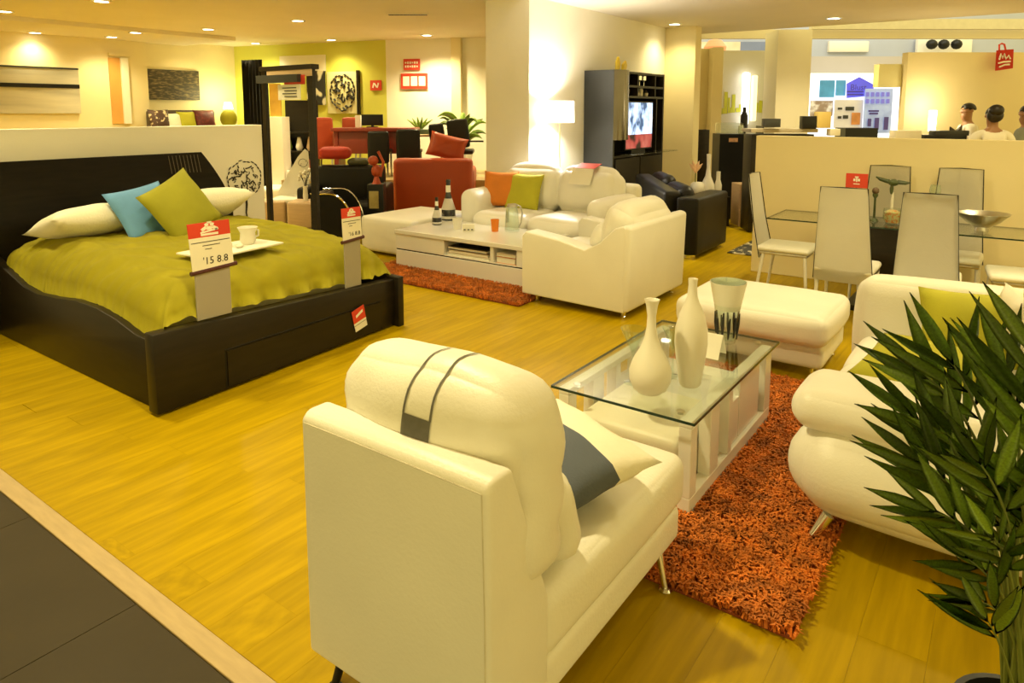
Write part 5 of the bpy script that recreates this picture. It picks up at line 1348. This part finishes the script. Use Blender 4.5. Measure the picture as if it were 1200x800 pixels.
# ---- skyline wall print, light tubes, upper band
W_SKY = Wall((at(843, 100, 13.6).x, at(843, 100, 13.6).y), (at(930, 100, 13.6).x, at(930, 100, 13.6).y))
t = thing('skyline_print', 'lime green skyline drawing on the grey wall behind the column', 'wall print', W_SKY.hit(870, 130))
rr = random.Random(4); sk = mat('lime_print', (.48, .48, .03), .7, ns=4, na=.1); x = 844
while x < 909:
    w = rr.uniform(1.6, 4); top = 132 - rr.uniform(4, 30) * (1 if x < 868 else .9) * math.exp(-((x - 851) / 16) ** 2 if x < 872 else -((x - 893) / 12) ** 2 * .8)
    c, ww, hh = W_SKY.rect(x, top, x + w, 134 - 3 * math.sin((x - 843) / 60 * PI), .006)
    obj('tower', B().box(c, (ww, .008, hh), rz=W_SKY.ang), sk, t, smooth=False); x += w + rr.uniform(0, .8)
for (px0, px1, py0, py1, m, lab) in ((869.5, 877.5, 85, 146, mat('tube_white', (.9, .9, .85), .5, ns=3, na=.01, emit=(1, .97, .88), es=3.0), 'white glowing vertical light tube on the skyline wall'),
                           (880.5, 886.5, 88, 142, mat('tube_cream', (.85, .8, .5), .5, ns=3, na=.01, emit=(1, .90, .50), es=1.0), 'cream vertical light tube right of the white one')):
    c, ww, hh = W_SKY.rect(px0, py0, px1, py1, .12)
    r = thing('light_tube', lab, 'lamp', c); obj('tube', B().box(c, (ww, .10, hh), .03, 3, rz=W_SKY.ang), m, r)
    obj('bracket', B().box(c - W_SKY.n * .065, (.04, .03, hh * .7), rz=W_SKY.ang), STEEL, r, smooth=False)
q = at(838, 55, 15.5)
t = thing('pendant_lamp', 'coral red pendant lamp hanging high beyond the white wall', 'lamp', q)
obj('shade', B().lathe([(.22, -.14), (.24, 0), (.14, .14), (.02, .17), (0, .17), (0, .16), (.13, .13), (.23, 0), (.21, -.14), (.22, -.14)], q, 20), mat('coral_shade', (.75, .28, .14), .6, ns=3, na=.05, emit=(1, .45, .2), es=.35), t)
obj('cord', B().cyl(q + Vector((0, 0, .16)), q + Vector((0, 0, 1.2)), .008, n=6), BLACKP, t)
solo('blue_fascia', 'blue-grey shop fascia band high beyond the skyline wall', 'fascia', face(868, 49, 905, 64, 18.8, .12), mat('blue_fascia_paint', (.20, .25, .42), .5, ns=1.2, na=.15))
solo('bright_fascia', 'pale shop window strip behind the coral pendant', 'fascia', face(818, 49, 867, 66, 18.8, .12), ramp_mat('pale_strip', [(0, (.55, .4, .2)), (.5, (.7, .55, .35)), (1, (.8, .75, .7))], 3, emit=.35))

# ---- shop across the mall
t = thing('shop_window', 'bright shop window with blue and white posters across the mall', 'shop window', (at(990, 160, 17.6).x, at(990, 160, 17.6).y, 0))
obj('stall_riser', upright(948, 1058, 17.6, 0, .86, .1), WHITE_LACQ, t, smooth=False)
obj('lit_pane', face(948, 86, 1058, 170, 17.6, .1), mat('lit_shop_pane', (.85, .88, .9), .4, ns=1, na=.02, emit=(.86, .92, 1), es=.8), t, smooth=False)
BLU = mat('poster_blue', (.06, .27, .50), .5, ns=2.5, na=.3, emit=(.08, .32, .6), es=.25); PUR = mat('poster_violet', (.16, .15, .62), .5, ns=2, na=.12, emit=(.16, .16, .7), es=.35)
GRP = mat('poster_grey', (.60, .57, .52), .6, ns=2.5, na=.15, emit=(.6, .57, .55), es=.25); LBL = mat('poster_pale_blue', (.36, .46, .80), .5, ns=4, na=.25, emit=(.3, .42, .85), es=.25)
VIO = mat('print_violet', (.07, .05, .32), .5, ns=3, na=.1); ORP = mat('print_orange', (.6, .25, .08), .6, ns=4, na=.3)
obj('poster', face(961, 94, 978, 114, 17.45, .03), BLU, t, smooth=False); obj('poster', face(980, 94, 991, 112, 17.45, .03), BLU, t, smooth=False)
Yp = 17.4; hp = B(); pts = [(992, 115), (992, 98), (1007, 90), (1024, 99), (1024, 112)]
f = [hp.bm.verts.new(at(px, py, Yp)) for px, py in pts]; hp.bm.faces.new(f); bmesh.ops.solidify(hp.bm, geom=hp.bm.faces[:], thickness=.03)
o = obj('house_shaped_sign', hp, PUR, t, smooth=False)
tx = text('lettering', 'Blust', .20, at(1006, 102.5, Yp - .04), (PI / 2, 0, YAW), VIO, t)
for py in (107.5, 111): obj('text_line', face(993, py - 1, 1012, py + .6, Yp - .03, .01), VIO, t, smooth=False)
po = obj('poster', face(978, 117, 1011, 150, 17.2, .03), GRP, t, smooth=False)
for (x0, y0, x1, y1) in ((982, 126, 987, 128.5), (991, 125, 1001, 129.5), (982, 136, 986, 139), (988, 135, 994, 139)): obj('text_block', face(x0, y0, x1, y1, 17.17, .01), CHAR, po, smooth=False)
obj('orange_motif', face(998, 132, 1008, 146, 17.17, .01), ORP, po, smooth=False)
po = obj('poster', face(1013, 104, 1045, 156, 17.1, .03), LBL, t, smooth=False)
for (x0, y0, x1, y1) in ((1017, 139, 1021, 148), (1025, 138, 1030, 152), (1036, 137, 1041, 152), (1018, 129, 1030, 131), (1019, 132, 1029, 134)): obj('numeral', face(x0, y0, x1, y1, 17.07, .01), VIO, po, smooth=False)
for k in range(10): obj('small_block', face(1015 + (k % 5) * 6, 108 + (k // 5) * 8, 1018.5 + (k % 5) * 6, 113 + (k // 5) * 8, 17.07, .01), PUR, po, smooth=False)
po = obj('poster', face(950, 118, 976, 136, 17.3, .03), ramp_mat('crowd_print', [(0, (.05, .05, .05)), (.48, (.3, .22, .16)), (.6, (.75, .72, .68)), (1, (.85, .85, .85))], 4, detail=6, emit=.25), t, smooth=False)
solo('dark_bench', 'low dark display bench in front of the far shop window', 'bench', upright(988, 1026, 15.5, 0, at(1000, 150, 15.5).z, .5), BLACKP)
solo('white_wall_box', 'white double box on the far fascia right of the column', 'box', face(972, 48, 1018, 61, 18.9, .2, .02), WHITE_LACQ)
t = thing('white_sign_board', 'white board with three black spotlights on the far fascia', 'sign board', at(1108, 55, 18.8))
obj('board', face(1076, 45, 1139, 66, 18.8, .15, .03), WHITE_LACQ, t)
for px in (1092, 1106, 1121): obj('spotlight', B().ball(at(px, 52, 18.5), (.14, .12, .13), 10).cyl(at(px, 51, 18.55), at(px, 47, 18.8), .03, n=6), BLACKP, t)

# ---- behind the dining partition: hanging bag sign, lamp, boxes, people
q = at(1177, 66, 10.6)
t = thing('hanging_bag_sign', 'red carrier-bag shaped sign with white script, hung on the tall beige partition', 'sign', q)
b = B(); pts = [(1167.5, 59), (1188, 57.5), (1187, 80), (1166, 83)]
b.bm.faces.new([b.bm.verts.new(at(px, py, 10.65)) for px, py in pts]); bmesh.ops.solidify(b.bm, geom=b.bm.faces[:], thickness=.02)
obj('bag', b, RED, t, smooth=False)
obj('handle', B().tube([at(px, py, 10.65) for px, py in ((1171, 59), (1171, 52.5), (1174, 51), (1177, 52), (1178.5, 58.5))], .014, 6), RED, t)
b = B()
for pts in (((1171, 70), (1173, 63), (1175, 68), (1177, 63), (1179, 69), (1182, 65), (1184, 69)), ((1170, 74), (1176, 72.5), (1184, 72)), ((1171, 78.5), (1177, 76), (1183, 75.5))):
    b.tube([at(px, py, 10.63) for px, py in pts], .013, 5)
obj('script', b, PRINT, t, smooth=False)
q = at(1092, 150, 10.45)
t = thing('glowing_lamp', 'slim bright lamp glowing against the tall beige partition', 'lamp', (q.x, q.y, 0))
obj('pole', B().cyl((q.x, q.y, .03), (q.x, q.y, 1.36), .012, n=8), STEEL, t)
obj('shade', B().lathe([(0, 0), (.05, 0), (.055, .30), (.05, .31), (0, .31)], (q.x, q.y, 1.40), 18), SHADE_ON, t)
obj('foot', B().lathe([(0, 0), (.06, 0), (.06, .03), (.02, .04), (0, .04)], (q.x, q.y, 0), 16), STEEL, t)
ld = bpy.data.lights.new('glow_bulb', 'POINT'); ld.energy = 13; ld.color = (1, .86, .5); ld.shadow_soft_size = .1
lo = bpy.data.objects.new('glow_bulb', ld); COL.objects.link(lo); lo.parent = t; lo.location = Vector((0, 0, 1.78))
p = at(1090, 165, 9.1)
t = thing('long_sideboard', 'long sideboard behind the low dining partition with lamp and boxes on it', 'sideboard', (p.x, p.y, 0))
obj('body', lb(B(), p, .1, .35, .645, (1.5, .5, 1.29), .006), BEECH, t)
for (px0, py0, px1, py1, m, lab) in ((1049, 153, 1080, 166, CARD, 'pale box with two dark holes on the long sideboard'), (1085, 158, 1133, 166, BLACKP, 'long black tray on the sideboard in front of the man'), (1096, 153, 1136, 159, CHAR, 'dark grey case on the black tray')):
    bx = solo('sideboard_box', lab, 'box', face(px0, py0, px1, py1, 9.3, .15, .006), m)
q = at(1120, 152, 9.4)
t = thing('dark_leaf_ornament', 'dark leaf-shaped ornament standing beside the man', 'ornament', (q.x, q.y, 1.36))
for s_ in (-1, 1): obj('leaf', B().tube([Vector((q.x, q.y, 1.36)), Vector((q.x, q.y, 1.42)) + r3 * .04 * s_, Vector((q.x, q.y, 1.50 + .01 * s_)) + r3 * .08 * s_], [.02, .045, .006], 7), mat('dark_leaf', (.05, .035, .02), .5, ns=6, na=.2), t)

def skinned(name, V, E_, Rr, m, parent, sub=2, root=0):
    me = bpy.data.meshes.new(name); me.from_pydata([tuple(v) for v in V], E_, []); me.materials.append(m)
    o = bpy.data.objects.new(name, me); COL.objects.link(o)
    md = o.modifiers.new('skin', 'SKIN'); md.use_smooth_shade = True
    for i, r in enumerate(Rr):
        sv = me.skin_vertices[0].data[i]; sv.radius = (r, r) if not hasattr(r, '__len__') else r; sv.use_root = (i == root)
    s_ = o.modifiers.new('sub', 'SUBSURF'); s_.levels = s_.render_levels = sub
    if parent is not None: o.parent = parent
    return o
def person(lab, x, y, rz, s, shirt, trousers, hair, face_turn=0.0, bun=False, skinm=SKIN):
    """standing figure, local frame: faces -y, feet at z=0, height 1.75*s"""
    t = thing('person', lab, 'person', (x, y, 0)); t.rotation_euler = (0, 0, rz); t.scale = (s, s, s)
    V = [(0, 0, .95), (0, .01, 1.12), (0, .015, 1.30), (0, .01, 1.43), (0, 0, 1.50), (0, -.012, 1.58), (0, -.015, 1.66), (0, -.005, 1.72)]
    R_ = [(.15, .10), (.13, .095), (.165, .11), (.12, .08), .052, .068, .082, .055]
    E_ = [(i, i + 1) for i in range(7)]
    for sx in (-1, 1):
        n = len(V)
        V += [(sx * .175, .01, 1.40), (sx * .235, .02, 1.12), (sx * .20, -.16, .98), (sx * .16, -.24, .99)]; R_ += [.055, .043, .033, (.035, .02)]
        E_ += [(3, n), (n, n + 1), (n + 1, n + 2), (n + 2, n + 3)]
        for k in range(5):
            V.append((sx * (.16 - .055 + .022 * k), -.30 - (.02 if k in (1, 2, 3) else 0) + (.05 if k == 0 else 0), .985)); R_.append(.009); E_.append((n + 3, len(V) - 1))
        n = len(V)
        V += [(sx * .10, 0, .86), (sx * .11, -.01, .50), (sx * .11, .02, .10), (sx * .115, -.10, .035)]; R_ += [.092, .06, .042, .035]
        E_ += [(0, n), (n, n + 1), (n + 1, n + 2), (n + 2, n + 3)]
    n = len(V); V.append((0, -.108, 1.635)); R_.append(.016); E_.append((6, n))          # nose
    V.append((0, -.085, 1.575)); R_.append(.022); E_.append((5, n + 1))                   # mouth and chin
    for sx in (-1, 1): V.append((sx * .088, .0, 1.64)); R_.append(.018); E_.append((6, len(V) - 1))
    skinned('body', V, E_, R_, skinm, t)
    ey = B()
    for sx in (-1, 1): ey.ball((sx * .032, -.083, 1.665), (.012, .008, .008), 8)
    obj('eyes', ey, INK, t, local=True)
    Vs = [(0, 0, .93), (0, .01, 1.12), (0, .015, 1.30), (0, .01, 1.42), (-.185, .01, 1.395), (-.242, .02, 1.17), (.185, .01, 1.395), (.242, .02, 1.17)]
    skinned('shirt', Vs, [(0, 1), (1, 2), (2, 3), (3, 4), (4, 5), (3, 6), (6, 7)], [(.18, .125), (.155, .115), (.185, .13), (.13, .09), .07, .062, .07, .062], shirt, t)
    Vt = [(0, 0, .94)]; Et = []; Rt = [(.17, .12)]
    for sx in (-1, 1):
        n = len(Vt); Vt += [(sx * .10, 0, .84), (sx * .11, -.01, .50), (sx * .11, .02, .07)]; Rt += [.105, .078, .065]; Et += [(0, n), (n, n + 1), (n + 1, n + 2)]
    skinned('trousers', Vt, Et, Rt, trousers, t)
    for sx in (-1, 1): obj('shoe', B().rbox((sx * .113, -.05, .04), (.10, .27, .08), .035), BLACKP, t, local=True)
    h = B(); u_, v_ = 18, 12
    b2 = bmesh.new(); bmesh.ops.create_uvsphere(b2, u_segments=u_, v_segments=v_, radius=1)
    dl = [v for v in b2.verts if v.co.z < -.15 - .38 * v.co.y or v.co.y < -.80]
    bmesh.ops.delete(b2, geom=dl, context='VERTS')
    bmesh.ops.scale(b2, vec=(.090, .100, .094), verts=b2.verts); bmesh.ops.solidify(b2, geom=b2.faces[:], thickness=.008)
    h._merge(b2, Matrix.Translation((0, .002, 1.672)) @ RX(.25))
    if bun: h.ball((.0, .085, 1.715), (.085, .075, .075), 14).ball((0, .06, 1.655), (.092, .07, .09), 14)
    obj('hair', h, hair, t, local=True, ang=180)
    return t
WS = mat('white_shirt', (.78, .74, .62), .8, ns=5, na=.04, bs=30, bst=.2)
GS = mat('grey_green_shirt', (.22, .24, .20), .8, ns=5, na=.06, bs=30, bst=.2)
p = at(1133, 150, 10.25); person('man with cropped dark hair in a white shirt, standing side-on behind the low partition', p.x, p.y, YAW - 1.8, 1.03, WS, BLACKP, HAIR)
p = at(1163, 150, 8.7); person('woman with a black hair bun in a cream top, seen from behind the low partition', p.x, p.y, YAW + PI - .3, .995, WS, BLACKP, HAIR, bun=True)
p = at(1203, 150, 9.0); person('person in a grey-green top cut off by the right picture edge', p.x, p.y, YAW + PI + .5, 1.01, GS, BLACKP, HAIR)
